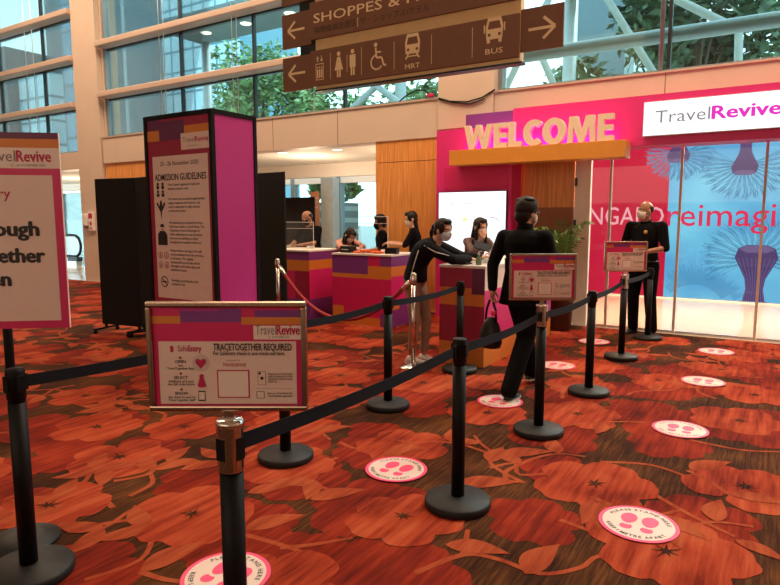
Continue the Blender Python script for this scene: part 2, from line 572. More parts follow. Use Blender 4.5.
# ================================================================== SETTING
# ---- carpet: one mesh, the woven motif is cut into it
fl_light = [(-0.808, 3.56, .37), (-0.341, 2.978, .38), (-0.057, 3.983, .37), (-3.259, 1.694, .34), (-2.522, 2.049, .34), (-3.55, 2.326, .34),
            (-4.222, 2.593, .34), (-3.669, 2.94, .34), (-5.069, 3.018, .34), (-2.076, 3.504, .34), (-2.753, 4.98, .37), (-1.869, 4.463, .37),
            (-1.248, 4.822, .37), (-0.141, 5.315, .37), (-0.33, 2.0, .36), (-1.0, 1.35, .36), (-4.2, 1.6, .36), (0.55, 3.3, .37)]
fl_deep = [(-1.782, 2.635, .38), (-1.337, 2.132, .38), (-0.963, 2.95, .28), (-1.75, 2.014, .25), (-0.669, 5.012, .42), (-2.823, 2.362, .3),
           (-0.847, 5.196, .36), (-0.238, 3.405, .3), (-3.3, 3.5, .34)]
vines = [[(-2.86, 1.68), (-2.698, 1.861), (-2.52, 1.80), (-2.37, 1.625), (-2.435, 1.399)], [(-2.286, 1.564), (-2.075, 1.608), (-1.794, 1.802)],
         [(-1.25, 2.2), (-1.134, 2.45), (-0.974, 2.5), (-0.783, 2.489), (-0.646, 2.63), (-0.594, 2.778), (-0.4, 2.91)], [(-1.134, 2.45), (-1.214, 2.671)],
         [(-2.126, 2.041), (-1.857, 2.068), (-1.608, 2.054)], [(-1.898, 2.043), (-1.78, 2.15), (-1.66, 2.3)],
         [(-1.424, 3.449), (-1.32, 3.60), (-1.227, 3.448), (-1.034, 3.622)], [(-0.484, 3.592), (-0.288, 3.437), (-0.074, 3.306)],
         [(-0.863, 3.914), (-0.582, 4.033), (-0.344, 3.951)], [(-2.345, 2.579), (-2.2, 2.66), (-2.081, 2.667)], [(-0.853, 3.019), (-0.64, 2.973)],
         [(-2.932, 3.402), (-2.75, 3.40), (-2.574, 3.306)], [(-0.42, 4.657), (-0.111, 4.628), (0.118, 4.729)], [(-4.511, 2.717), (-4.5, 2.95), (-4.428, 3.11)]]
leaves = [(-1.247, 2.483, -0.95, 2.57), (-0.836, 2.447, -0.78, 2.78), (-1.5, 3.11, -1.18, 3.35), (-1.451, 3.683, -1.16, 3.93), (-2.097, 2.507, -1.9, 2.78),
          (-2.162, 2.077, -2.0, 2.36), (-2.45, 2.38, -2.30, 2.62), (-2.286, 1.564, -2.23, 1.9), (-2.05, 1.63, -1.78, 1.80), (-0.73, 3.32, -0.66, 3.02),
          (-0.073, 3.273, 0.14, 3.17), (-0.358, 4.082, -0.14, 4.36), (-0.393, 5.048, -0.62, 4.78), (-2.83, 3.338, -2.60, 3.62), (-3.045, 2.396, -2.86, 2.66)]
rc = random.Random(11)
_pts = [(x, y) for x, y, r in fl_light]
def _free(x, y, d):
    return all((x - a) ** 2 + (y - b) ** 2 > d * d for a, b in _pts)
for _ in range(9000):
    x, y = rc.uniform(-19, 3.4), rc.uniform(0.3, 8.9)
    if x < -1.9 * y - 3.0 or x > 0.25 * y + 1.2:
        continue
    if _free(x, y, 0.74):
        _pts.append((x, y))
        fl_light.append((x, y, rc.uniform(.31, .40)))
for _ in range(260):
    x, y = rc.uniform(-17, 3), rc.uniform(3.6, 8.9)
    fl_deep.append((x, y, rc.uniform(.24, .4)))
for _ in range(34):
    y = rc.uniform(1.2, 4.2)
    fl_deep.append((rc.uniform(-1.9 * y - 1.5, -2.0), y, rc.uniform(.22, .36)))
for i in range(26):
    y = rc.uniform(1.3, 4.0)
    x = rc.uniform(-1.7 * y - 1.0, -2.2)
    a = rc.uniform(0, 2 * PI)
    vines.append([(x, y), (x + .18 * math.cos(a), y + .18 * math.sin(a)), (x + .36 * math.cos(a + .4), y + .36 * math.sin(a + .4)), (x + .5 * math.cos(a + .2), y + .5 * math.sin(a + .2))])
    for q in (.8, -.7):
        leaves.append((x + .36 * math.cos(a + .4), y + .36 * math.sin(a + .4), x + .36 * math.cos(a + .4) + .28 * math.cos(a + q), y + .36 * math.sin(a + .4) + .28 * math.sin(a + q)))
for i in range(190):
    x, y = rc.uniform(-17, 3), rc.uniform(3.2, 8.8)
    a = rc.uniform(0, 2 * PI)
    P = [(x, y)]
    for k in range(5):
        a += rc.uniform(-0.7, 0.7)
        P.append((P[-1][0] + 0.17 * math.cos(a), P[-1][1] + 0.17 * math.sin(a)))
        if k in (1, 3):
            b = a + rc.choice((-1, 1)) * rc.uniform(0.6, 1.1)
            leaves.append((P[-1][0], P[-1][1], P[-1][0] + 0.30 * math.cos(b), P[-1][1] + 0.30 * math.sin(b)))
    vines.append(P)
fl = MB()
fl.add([(-20, -5, 0), (5, -5, 0), (5, 8.95, 0), (-20, 8.95, 0), (-20, -5, -.05), (5, -5, -.05), (5, 8.95, -.05), (-20, 8.95, -.05)],
       [(0, 1, 2, 3), (0, 4, 5, 1), (1, 5, 6, 2), (2, 6, 7, 3), (3, 7, 4, 0), (7, 6, 5, 4)], 'ground')
NZ = [0]
def lay(base):
    NZ[0] += 1
    return base + NZ[0] * 0.000006
def petals(cx, cy, r, m, z, rr):
    ph = rr.uniform(0, 2 * PI)
    n = 5
    amp = [rr.uniform(0.86, 1.08) for _ in range(n)]
    sh = [ph + 2 * PI * p / n + rr.uniform(-.14, .14) for p in range(n)]
    half = PI / n * rr.uniform(1.10, 1.22)
    pts = []
    K = 110
    for i in range(K):
        th = 2 * PI * i / K
        best = 0.45
        for p in range(n):
            t = ((th - sh[p] + PI) % (2 * PI) - PI) / half
            if abs(t) < 1:
                best = max(best, amp[p] * (0.66 + 0.34 * (1 - abs(t) ** 2.3) - .035 * math.exp(-(t * 5) ** 2) + 0.012 * math.sin(13 * t + 2 * p)))
        pts.append((cx + r * best * math.cos(th), min(cy + r * best * math.sin(th), 8.94), z))
    fl.add(pts, [list(range(K))], m)
for (x, y, r) in fl_deep:
    petals(x, y, r, 'petal2', lay(0.0003), rc)
NZ[0] = 0
for P in vines:
    Q = []
    for i in range(len(P) - 1):
        p0, p1, p2, p3 = P[max(i - 1, 0)], P[i], P[i + 1], P[min(i + 2, len(P) - 1)]
        for t in (0, .25, .5, .75):
            Q.append(tuple(0.5 * ((2 * p1[n]) + (-p0[n] + p2[n]) * t + (2 * p0[n] - 5 * p1[n] + 4 * p2[n] - p3[n]) * t * t + (-p0[n] + 3 * p1[n] - 3 * p2[n] + p3[n]) * t ** 3) for n in (0, 1)))
    Q.append(P[-1])
    v = []
    vz = lay(0.0022)
    for i, p in enumerate(Q):
        a, b = Q[max(i - 1, 0)], Q[min(i + 1, len(Q) - 1)]
        L = math.hypot(b[0] - a[0], b[1] - a[1]) or 1
        w = 0.017 * (1 - 0.4 * i / len(Q))
        nx, ny = -(b[1] - a[1]) / L * w, (b[0] - a[0]) / L * w
        zv = vz
        v += [(p[0] - nx, min(p[1] - ny, 8.94), zv), (p[0] + nx, min(p[1] + ny, 8.94), zv)]
    fl.add(v, [(2 * i, 2 * i + 2, 2 * i + 3, 2 * i + 1) for i in range(len(Q) - 1)], 'leafc')
NZ[0] = 0
for (x0, y0, x1, y1) in leaves:
    lz = lay(0.0036)
    dx, dy = x1 - x0, y1 - y0
    L, R_ = [], []
    for i in range(11):
        t = i / 10
        w = 0.23 * math.sin(PI * t ** 0.8) * (1 - 0.25 * t)
        bend = 0.07 * math.sin(PI * t)
        L.append((x0 + dx * t - dy * (w + bend), y0 + dy * t + dx * (w + bend)))
        R_.append((x0 + dx * t + dy * (w - bend), y0 + dy * t - dx * (w - bend)))
    pts = L + R_[::-1][1:-1]
    fl.add([(x, min(y, 8.94), lz) for x, y in pts], [list(range(len(pts)))], 'leafc')
NZ[0] = 0
for (x, y, r) in fl_light:
    lz = lay(0.0028)
    petals(x, y, r, 'petal', lz, rc)
    pts = []
    ph = rc.uniform(0, 6)
    for i in range(14):
        a = ph + 2 * PI * i / 14
        rad = r * (0.20 if i % 2 else 0.055) * rc.uniform(0.7, 1.2)
        pts.append((x + rad * math.cos(a), min(y + rad * math.sin(a), 8.94), lz + .0024))
    fl.add(pts, [list(range(14))], 'ground')
floor = struct(fl, 'floor')
b = MB().box(-30, -4.2, 8.95, 16, -0.05, 0.0, 'tile')
struct(b, 'floor.001')
b = MB().box(-4.2, 3.6, 8.95, 13.3, -0.05, 0.0, 'vtile')
struct(b, 'floor.002')

# ---- walls of the hall that the picture does not show, and ceiling
struct(MB().box(-20.3, 5.3, -5, 9.4, 9.0, 9.2, 'ceil'), 'ceiling')
struct(MB().box(-20.3, 5.3, -5.3, -5, -.05, 9.0, 'beige'), 'wall_rear')
struct(MB().box(5, 5.3, -5, 9.4, -.05, 9.0, 'beige'), 'wall_right')
struct(MB().box(-20.3, -20, -5, 9.4, -.05, 9.0, 'beige'), 'wall_left')

# ---- facade wall at Y = 9
Y0 = 9.0
b = MB()
b.box(-14.77, -13.82, Y0, Y0 + .5, 0, 9, 'beige')
b.box(-13.82, -13.74, Y0 + .12, Y0 + .5, 0, 9, 'beige')
struct(b, 'wall_pilaster')
struct(MB().box(-4.72, -3.77, Y0 - .03, Y0 + .5, 2.98, 9, 'beige'), 'wall_pilaster.001')
b = MB()
b.box(-13.74, 5, Y0, Y0 + .35, 2.87, 3.46, 'beige')
for x in (-11.1, -8.3, -6.75, -4.73, -3.77, -1.36, 0.9):
    b.box(x - .006, x + .006, Y0 - .0015, Y0, 2.87, 3.46, 'seam')
b.box(-13.74, 5, Y0 - .02, Y0 + .35, 3.46, 3.485, 'beige_d')
struct(b, 'wall_fascia')
struct(MB().box(-20, -14.77, Y0, Y0 + .35, 2.78, 3.2, 'beige'), 'wall_fascia.001')
b = MB()
b.box(-5.95, -4.3, Y0 + .02, Y0 + .3, 0, 2.505, 'wood')
b.box(-5.95, -4.3, Y0 + .02, Y0 + .3, 2.515, 2.87, 'wood')
b.box(-5.94, -4.3, Y0 + .04, Y0 + .3, 2.5, 2.52, 'ink')
struct(b, 'wall_wood')
b = MB()
b.box(-13.74, -11.6, Y0 + .04, Y0 + .3, 0, 2.87, 'wood')
struct(b, 'wall_wood.001')

def window(name, x0, x1, z0, z1, transoms, mulls, frame='dark_al', tdepth=.16, th=.13):
    w = MB()
    w.box(x0, x1, Y0 + .20, Y0 + .215, z0, z1, 'glass')
    g = struct(w, name)
    for z in transoms:
        t = MB()
        t.bbox(x0, x1, Y0 - .10, Y0 + .19, z - th / 2, z + th / 2, 'beige_d', .02)
        t.box(x0, x1, Y0 + .18, Y0 + .26, z - th / 2 - .035, z - th / 2, 'dark_al')
        struct(t, 'transom', g)
    for x in mulls:
        t = MB()
        t.box(x - .022, x + .022, Y0 + .17, Y0 + .25, z0, z1, frame)
        struct(t, 'mullion', g)
    t = MB()
    t.box(x0, x0 + .07, Y0 + .14, Y0 + .27, z0, z1, 'grey_al')
    t.box(x1 - .07, x1, Y0 + .14, Y0 + .27, z0, z1, 'grey_al')
    t.box(x0 + .07, x1 - .07, Y0 + .14, Y0 + .27, z0, z0 + .05, 'grey_al')
    struct(t, 'window_frame', g)
    return g
w1 = window('window_1', -20, -14.77, 3.2, 9, (4.33, 5.43, 6.52), (-18.6, -16.4))
w2 = window('window_2', -13.74, -4.72, 3.485, 9, (4.45, 5.60), (-11.07, -8.93, -6.73))
w3 = window('window_3', -3.77, 5, 3.485, 9, (), (-1.36, 1.0), tdepth=.1)
for g, xs in ((w1, (-16.9, -16.55)), (w2, (-11.55, -11.4, -9.35, -9.22, -7.3))):
    t = MB()
    for x in xs:
        t.cyl((x, Y0 + .02, 3.3), (x, Y0 + .02, 8.95), .008, 'steel', 6)
    struct(t, 'tension_rod', g)
t = MB()
t.cyl((-1.44, Y0 + .08, 3.485), (-1.44, Y0 + .08, 9), .030, 'grey_al', 10)
struct(t, 'mullion', w3)
t = MB()
t.cyl((-3.7, Y0 + .55, 4.08), (5, Y0 + .55, 4.08), .10, 'grey_al', 14)
struct(t, 'tube_rail', w3)

# ---- lobby behind the facade
b = MB()
b.box(-14.0, -4.3, 9.35, 12.6, 2.95, 3.1, 'ceil')
b.box(-14.0, -4.3, 12.6, 12.8, 2.62, 3.1, 'bulk')
struct(b, 'ceiling.001')
b = MB()
b.box(-28, -14.0, 9.35, 12.6, 2.78, 2.95, 'ceil')
b.box(-28, -14.0, 12.6, 12.8, 2.55, 2.95, 'bulk')
struct(b, 'ceiling.002')
for nm, xa, xb, ml in (('window_4', -14.0, -4.3, (-13.2, -11.5, -9.9, -8.45, -7.0, -5.6)), ('window_5', -28, -14.0, (-26.6, -25, -23.1, -21.5, -19.8, -18.2, -16.4))):
    g = struct(MB().box(xa, xb, 13.3, 13.32, 0, 2.95, 'glass'), nm)
    for x in ml:
        struct(MB().box(x - .06, x + .06, 13.2, 13.4, 0, 2.95, 'grey_al'), 'mullion', g)
    struct(MB().box(xa, xb, 13.22, 13.4, 0, .12, 'grey_al').box(xa, xb, 13.22, 13.4, 2.5, 2.95, 'bulk'), 'window_frame', g)
struct(MB().box(-10.25, -9.85, 12.9, 13.18, 0, 2.62, 'white_st'), 'wall_pillar')
struct(MB().box(-4.3, -4.1, 9.3, 13.5, 0, 3.3, 'beige'), 'wall_partition')

# ---- entrance vestibule behind the glass doors
struct(MB().box(-4.1, 3.6, 9.35, 13.3, 3.2, 3.35, 'ceil'), 'ceiling.003')
struct(MB().box(3.6, 3.8, 8.95, 13.5, 0, 3.3, 'beige'), 'wall_vestibule')
b = MB()
b.bbox(-2.50, -2.28, 9.02, 9.11, 0, 2.87, 'bulk', .006)
b.box(-2.508, -2.499, 9.05, 9.11, 2.02, 2.14, 'ink')
b.box(-2.508, -2.499, 9.05, 9.11, 1.42, 1.54, 'ink')
for z in (2.08, 1.48, 0.55):
    b.box(-2.50, -2.465, 9.005, 9.02, z - .06, z + .06, 'dark_al')
struct(b, 'trim_1')
b = MB()
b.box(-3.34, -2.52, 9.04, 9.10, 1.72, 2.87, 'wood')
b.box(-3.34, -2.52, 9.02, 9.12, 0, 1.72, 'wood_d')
struct(b, 'wall_wood.002')
# glass door leaves
xs = (-2.28, -1.995, -1.094, -0.137, 0.78, 1.7, 3.6)
for i in range(6):
    a, c = xs[i] + .012, xs[i + 1] - .012
    g = struct(MB().box(a, c, 9.05, 9.062, 0.02, 2.87, 'clear'), 'door_%d' % (i + 1))
    struct(MB().box(c - .016, c + .016, 9.035, 9.075, 0, 2.87, 'beige'), 'stile', g)
    struct(MB().box(a, c - .016, 9.04, 9.072, 0.0, .03, 'steel'), 'bottom_rail', g)

# ---- outside
struct(MB().box(-90, 40, 9.5, 120, -0.30, -0.06, 'paving'), 'ground')

# ================================================================== THINGS
# ---- stickers on the carpet
def sticker(x, y, label):
    mb = MB()
    mb.lathe([(0.226, 0.0), (0.226, 0.0032)], 'st_p', 48, smooth=False)
    a = Art(lambda u, v, d: (u, v, 0.0032 + d), mb, 0.0004)
    a.disc(0, 0, .203, 'st_w', 1, 48)
    o = mb.build('floor_sticker')
    o.location = (x, y, 0.0066)
    tag(o, label, 'floor sticker', 'round pink and white standing marks on the carpet')
    for s in (-1, 1):
        f = MB()
        a = Art(lambda u, v, d: (u, v, 0.0032 + d), f, 0.0004)
        c = .058 * s
        pts = []
        for i in range(28):
            t = 2 * PI * i / 28
            pts.append((c + s * .002 + (.047 + .005 * math.sin(t)) * math.cos(t), .040 + .070 * math.sin(t)))
        a.poly(pts, 'st_p', 2)
        a.poly([(c + .036 * math.cos(2 * PI * i / 20), -.072 + .036 * math.sin(2 * PI * i / 20) + (.012 if 4 <= i <= 6 else 0) * -1) for i in range(20)], 'st_p', 2)
        f.build('footprint', o)
    for tx, r_, dg, up in (('PLEASE STAND HERE', .160, 90, True), ('KEEP 1 METRE APART', .186, 270, False)):
        m = MB()
        a = Art(lambda u, v, d: (u, v, 0.0032 + d), m, 0.0004)
        a.arc_text(tx, 0, 0, r_, .036, 'ink', dg, up, .012, track=1.1)
        m.build('lettering', o)
    o.scale = (.85, .85, 1)
    return o
for x, y, l in ((-1.935, 1.74, 'round pink footprint sticker partly behind the pole of the nearest TRACETOGETHER sign'),
                (-1.905, 3.11, 'round pink footprint sticker on the carpet behind the nearest plain black stanchion'),
                (-1.90, 4.795, 'round pink footprint sticker under the shoe of the walking person in black'),
                (-1.877, 6.33, 'round pink footprint sticker beside the far end of the near registration counter'),
                (-1.865, 7.846, 'small round pink footprint sticker on carpet before the potted palm'),
                (-0.5, 3.18, 'large round pink footprint sticker with readable lettering, closest in the open aisle'),
                (-0.507, 4.846, 'round pink footprint sticker, second from the camera in the open aisle'),
                (-0.499, 6.436, 'round pink footprint sticker, third from the camera in the open aisle'),
                (-0.504, 8.005, 'round pink footprint sticker nearest the glass doors in the open aisle')):
    sticker(x, y, l)

# ---- belt stanchions
def trace_poster(name, parent, w, h):
    """the TRACETOGETHER notice; QR squares stay empty"""
    mb = MB()
    mb.box(-w / 2, w / 2, 0, .004, 0, h, 'paper')
    a = Art(mb=mb)
    W, H = w, h
    def X(t): return -W / 2 + W * t
    def Z(t): return H * (1 - t)
    def rc_(x0, y0, x1, y1, m, l=1): a.rect(X(x0), Z(y1), X(x1), Z(y0), m, l)
    rc_(0, 0, 1, 1, 'pink', 1)
    rc_(0, 0, .19, .09, 'pink', 2); rc_(.19, .015, .60, .15, 'purple', 2); rc_(.69, .03, 1, .10, 'purple', 2)
    rc_(0, .09, .19, .165, 'orange', 2); rc_(.60, .10, 1, .175, 'orange', 2); rc_(.19, .02, .45, .04, 'mag', 3)
    rc_(.68, .185, 1, .325, 'paper_w', 3)
    rc_(.035, .345, .965, .985, 'paper', 2)
    a.text('Travel', X(.695), Z(.275), .042, 'ink_g', width=W * .135, layer=4)
    a.text('Revive', X(.836), Z(.275), .042, 'ink_r', width=W * .155, bold=.022, layer=4)
    a.text('25 - 26 NOVEMBER 2020', X(.85), Z(.312), .011, 'ink_g', 'c', width=W * .14, layer=4)
    a.text('TRACETOGETHER REQUIRED', X(.405), Z(.435), .030, 'ink', width=W * .53, bold=.014, layer=4)
    a.text('For SafeEntry check-in and check-out here.', X(.405), Z(.485), .018, 'ink', width=W * .485, bold=.010, layer=4)
    a.rect(X(.115), Z(.455), X(.135), Z(.39), 'ink_r', 3)
    a.text('Safe', X(.165), Z(.445), .026, 'ink_r', width=W * .065, layer=4)
    a.text('Entry', X(.235), Z(.445), .026, 'ink_r', width=W * .09, bold=.02, layer=4)
    for k, (hd, l1, l2) in enumerate((('OPEN', 'the', 'TraceTogether App'), ('SELECT', 'SafeEntry and scan', 'the QR code below'), ('SHOW', 'the check-in pass to', 'TraceTogether staff'))):
        y = .51 + k * .163
        a.disc(X(.18), Z(y), .004, 'ink_r', 3, 12)
        a.text(hd, X(.18), Z(y + .055), .013, 'ink', 'c', .012, layer=4)
        a.text(l1, X(.18), Z(y + .09), .010, 'ink', 'c', .01, layer=4)
        a.text(l2, X(.18), Z(y + .12), .010, 'ink', 'c', .01, layer=4)
    # heart, person, phone pictograms
    a.disc(X(.318), Z(.565), .026, 'st_w', 3, 24)
    a.poly([(X(.318) + q * .018, Z(.565) + r * .018) for q, r in ((0, -1), (.9, .05), (.85, .6), (.4, .75), (0, .45), (-.4, .75), (-.85, .6), (-.9, .05))], 'ink_r', 4)
    a.disc(X(.32), Z(.70), .007, 'ink_r', 4, 14)
    a.poly([(X(.32) + q, Z(.715) + r) for q, r in ((-.006, 0), (.006, 0), (.013, -.026), (.006, -.030), (-.006, -.030), (-.013, -.026))], 'ink_r', 4)
    a.rect(X(.318) - .0105, Z(.955), X(.318) + .0105, Z(.85), 'ink', 4)
    a.rect(X(.318) - .0085, Z(.942), X(.318) + .0085, Z(.862), 'paper_w', 5)
    # empty squares framed in red where the codes are
    a.text('powered by', X(.54), Z(.545), .008, 'ink_g', 'c', layer=4)
    a.text('TRAVELREVIVE', X(.545), Z(.60), .015, 'ink_r', 'c', width=W * .16, layer=4)
    rc_(.425, .635, .645, .925, 'ink_r', 3); rc_(.434, .647, .636, .913, 'paper_w', 4)
    rc_(.70, .65, .755, .79, 'ink_g', 3); rc_(.703, .654, .752, .786, 'paper', 4)
    a.disc(X(.715), Z(.67), .004, 'ink', 5, 10); a.disc(X(.73), Z(.72), .005, 'ink', 5, 10)
    for k, t in enumerate(('Please have your check-in pass', 'ready for inspection at all the', 'registration counters today', 'thank you')):
        a.text(t, X(.772), Z(.685 + k * .026), .0090, 'ink', bold=.008, width=W * (.165 if k < 3 else .06), layer=4)
    rc_(.69, .826, .94, .829, 'ink_g', 3)
    rc_(.69, .855, .745, .93, 'ink_g', 3); rc_(.695, .862, .740, .923, 'paper', 4)
    for k, t in enumerate(('Scan to download the', 'TraceTogether application')):
        a.text(t, X(.765), Z(.885 + k * .028), .0090, 'ink', bold=.008, width=W * .17, layer=4)
    return mb.build(name, parent)

def stanchion(x, y, label, belt_to=None, sign=False, h=.92, grey=False):
    t = thing('stanchion', label, 'belt stanchion', (x, y, 0.0062), 0, 'black retractable belt stanchions of the queue lane')
    b = MB()
    b.lathe([(.178, 0), (.180, .006), (.180, .030), (.172, .040), (.060, .052), (.045, .056)], 'basegrey', 40)
    b.build('base', t)
    p = MB()
    p.lathe([(.036, .052), (.036, .775)], 'black', 24)
    p.build('pole', t)
    c = MB()
    c.lathe([(.034, .775), (.034, .79), (.0375, .792), (.0375, h - .010), (.035, h - .003), (.030, h), (0, h)], 'black', 24)
    for k in range(4):
        a = k * PI / 2
        d = Vector((math.cos(a), math.sin(a), 0))
        T = Matrix.Translation((d.x * .0365, d.y * .0365, h - .062)) @ Matrix.Rotation(a, 4, 'Z')
        c.box(-.004, .007, -.016, .016, -.034, .034, 'black', T)
    c.build('belt_head', t)
    if belt_to:
        d = Vector((belt_to[0] - x, belt_to[1] - y, 0))
        L = d.length
        u = d.normalized()
        q = [u * (.050 + (L - .100) * i / 14) + Vector((0, 0, h - .062 - .020 * math.sin(PI * i / 14))) for i in range(15)]
        m = MB()
        m.strip(q, .052, .0025, 'belt')
        e = q[-1]
        T = Matrix.Translation(e) @ Matrix.Rotation(math.atan2(u.y, u.x), 4, 'Z')
        m.box(-.022, .0, -.008, .008, -.030, .030, 'black', T)
        m.build('belt', t)
    if sign:
        s = bpy.data.objects.new('sign_holder', None)
        COL.objects.link(s)
        s.parent = t
        s.location = (0, 0, 0)
        s.rotation_euler = (0, 0, YAW + (R(2) if sign == 2 else 0))
        ad = MB()
        n = 16
        v, f = [], []
        for i in range(n + 1):
            t_ = R(-90 - 62) + R(124) * i / n
            for rr_, zz in ((.0385, h - .135), (.0425, h - .135), (.0425, h + .006), (.0385, h + .006)):
                v.append((rr_ * math.cos(t_), rr_ * math.sin(t_), zz))
        for i in range(n):
            for k in range(4):
                l = (k + 1) % 4
                f.append((i * 4 + k, i * 4 + 4 + k, i * 4 + 4 + l, i * 4 + l))
        f += [(0, 1, 2, 3), (n * 4 + 3, n * 4 + 2, n * 4 + 1, n * 4)]
        ad.add(v, f, 'chrome')
        ad.lathe([(.0425, h + .0005), (.0425, h + .016), (.038, h + .022), (0, h + .022)], 'chrome', 24)
        ad.box(-.014, .014, -.012, .012, h + .02, h + .062, 'chrome')
        ad.build('pole_clamp', s)
        W, H, z0 = .475, .332, h + .050
        fr = MB()
        for (x0, x1, z_0, z_1) in ((-W / 2, W / 2, z0, z0 + .017), (-W / 2, W / 2, z0 + H - .017, z0 + H), (-W / 2, -W / 2 + .017, z0 + .017, z0 + H - .017), (W / 2 - .017, W / 2, z0 + .017, z0 + H - .017)):
            fr.bbox(x0, x1, -.014, .014, z_0, z_1, 'bronze', .005)
        fr.box(-W / 2 + .01, W / 2 - .01, .004, .010, z0 + .01, z0 + H - .01, 'dark_al')
        fr.build('sign_frame', s)
        po = trace_poster('poster', s, W - .034, H - .034)
        po.location = (0, -.002, z0 + .017)
    return t
XA, XB = -1.376, -2.64
rowA = [(1.262, True, 'black stanchion carrying the largest, nearest TRACETOGETHER REQUIRED notice'),
        (2.887, False, 'plain black belt stanchion with no sign, closest in the lane of signs'),
        (4.229, True, 'black stanchion carrying the TRACETOGETHER notice beside the walking person in black'),
        (5.449, False, 'plain black stanchion between the two more distant TRACETOGETHER notices'),
        (7.05, 2, 'black stanchion carrying the TRACETOGETHER notice in front of the guard'),
        (8.40, False, 'plain black stanchion standing right at the guard beside the glass doors')]
for i, (y, sg, l) in enumerate(rowA):
    x = XA + (.05 if i in (3, 5) else .012 if i == 0 else 0)
    nx = (XA + (.05 if i + 1 in (3, 5) else 0), rowA[i + 1][0]) if i + 1 < len(rowA) else None
    stanchion(x, y, l, nx, sg)
rowB = [(-2.675, 1.293, 'black belt stanchion beside the big cropped TraceTogether board'),
        (-2.610, 2.883, 'black stanchion whose round base shows below the nearest TRACETOGETHER notice'),
        (-2.635, 4.169, 'plain black stanchion on open carpet before the purple and pink counters'),
        (-2.660, 5.58, 'plain black stanchion touching the corner of the near registration counter')]
for i, (x, y, l) in enumerate(rowB):
    nx = rowB[i + 1][:2] if i + 1 < len(rowB) else None
    stanchion(x, y, l, nx)

# ---- big notice board on its own pole
t = thing('notice_board', 'large white and crimson TraceTogether board on a black pole with round base', 'sign', (-2.985, 1.425, .0062), R(39))
b = MB()
b.lathe([(.16, 0), (.16, .010), (.130, .014), (.125, .022), (.06, .030), (.03, .034)], 'basegrey', 40)
b.build('base', t)
MB().cyl((0, 0, .03), (0, 0, 1.90), .020, 'black', 16).build('pole', t)
b = MB()
BW, BZ0, BZ1, BX = .67, 1.045, 1.925, -.047
b.box(BX - BW / 2, BX + BW / 2, -.034, -.020, BZ0, BZ1, 'paper')
b.build('board', t)
pm = MB()
a = Art(lambda u, v, d: (u, -.034 - d, v), pm)
l_, r_ = BX - BW / 2, BX + BW / 2
a.rect(l_, BZ0, r_, BZ1, 'pink', 1)
a.rect(l_ + .035, BZ0 + .035, r_ - .035, 1.738, 'paper', 2)
a.rect(l_, 1.768, r_, 1.858, 'paper_w', 2)
a.rect(l_, 1.858, r_, 1.897, 'orange', 3)
a.rect(l_, 1.897, r_, BZ1, 'plum', 3)
a.rect(l_, 1.897, l_ + .25, 1.915, 'purple', 4)
a.text('Travel', r_ - .185, 1.798, .070, 'ink_g', 'r', width=.165, layer=4)
a.text('Revive', r_ - .035, 1.798, .070, 'ink_r', 'r', width=.145, bold=.018, layer=4)
a.text('25 - 26 NOVEMBER 2020', r_ - .06, 1.777, .014, 'ink_g', 'r', layer=4)
tc_ = BX - .010
a.text('SafeEntry', tc_ + .130, 1.637, .062, 'ink_r', 'r', width=.25, bold=.006, layer=4)
a.text('Scan through', tc_ + .238, 1.469, .092, 'ink', 'r', width=.52, bold=.034, layer=4)
a.text('TraceTogether', tc_ + .256, 1.349, .092, 'ink', 'r', width=.555, bold=.034, layer=4)
a.text('Token', tc_ + .104, 1.243, .092, 'ink', 'r', width=.245, bold=.034, layer=4)
pm.build('printed_face', t)

# ---- guideline tower
t = thing('display_tower', 'tall square tower with ADMISSION GUIDELINES face and orchid pink side', 'display tower', (-5.300, 3.91, 0), 0)
TW, TD, TH = .96, .57, 2.535
b = MB()
b.box(.03, TW - .03, .03, TD - .03, .0024, TH - .03, 'black')
b.build('core', t)
fr = MB()
e = .042
for x0, y0 in ((0, 0), (TW - e, 0), (0, TD - e), (TW - e, TD - e)):
    fr.bbox(x0, x0 + e, y0, y0 + e, .0024, TH, 'black', .004)
for z0, z1 in ((.0024, .06), (TH - e, TH)):
    fr.box(e, TW - e, 0, e, z0, z1, 'black'); fr.box(e, TW - e, TD - e, TD, z0, z1, 'black')
    fr.box(0, e, e, TD - e, z0, z1, 'black'); fr.box(TW - e, TW, e, TD - e, z0, z1, 'black')
fr.box(e, TW - e, e, TD - e, TH - .02, TH - .008, 'black')
fr.build('frame', t)
MB().box(TW - .022, TW - .012, e, TD - e, .06, TH - e, 'mag').build('side_panel', t)
MB().box(e, TW - e, .012, .022, .06, TH - e, 'maroon').build('front_panel', t)
pm = MB()
a = Art(lambda u, v, d: (u, .012 - d, v), pm)
zt = TH - e
a.rect(e, zt - .10, .22, zt, 'plum', 1); a.rect(.22, zt - .20, .58, zt - .02, 'plum', 2); a.rect(.58, zt - .10, TW - e, zt, 'maroon', 1)
a.rect(e, zt - .20, .22, zt - .10, 'orange', 1); a.rect(.58, zt - .18, TW - e, zt - .08, 'orange', 2)
a.rect(.53, zt - .30, TW - e, zt - .15, 'paper', 3)
a.text('Travel', .555, zt - .235, .07, 'ink_g', width=.165, layer=4)
a.text('Revive', .727, zt - .235, .07, 'ink_r', width=.175, bold=.018, layer=4)
a.text('25 - 26 NOVEMBER 2020', .60, zt - .275, .016, 'ink_g', layer=4)
pl, pr = .105, .885
a.rect(pl, .775, pr, zt - .345, 'paper', 2)
a.text('25 - 26 November 2020', .49, zt - .435, .056, 'ink', 'c', .008, width=.54, layer=4)
a.text('ADMISSION GUIDELINES', .495, zt - .575, .088, 'ink', 'c', .016, width=.73, layer=4)
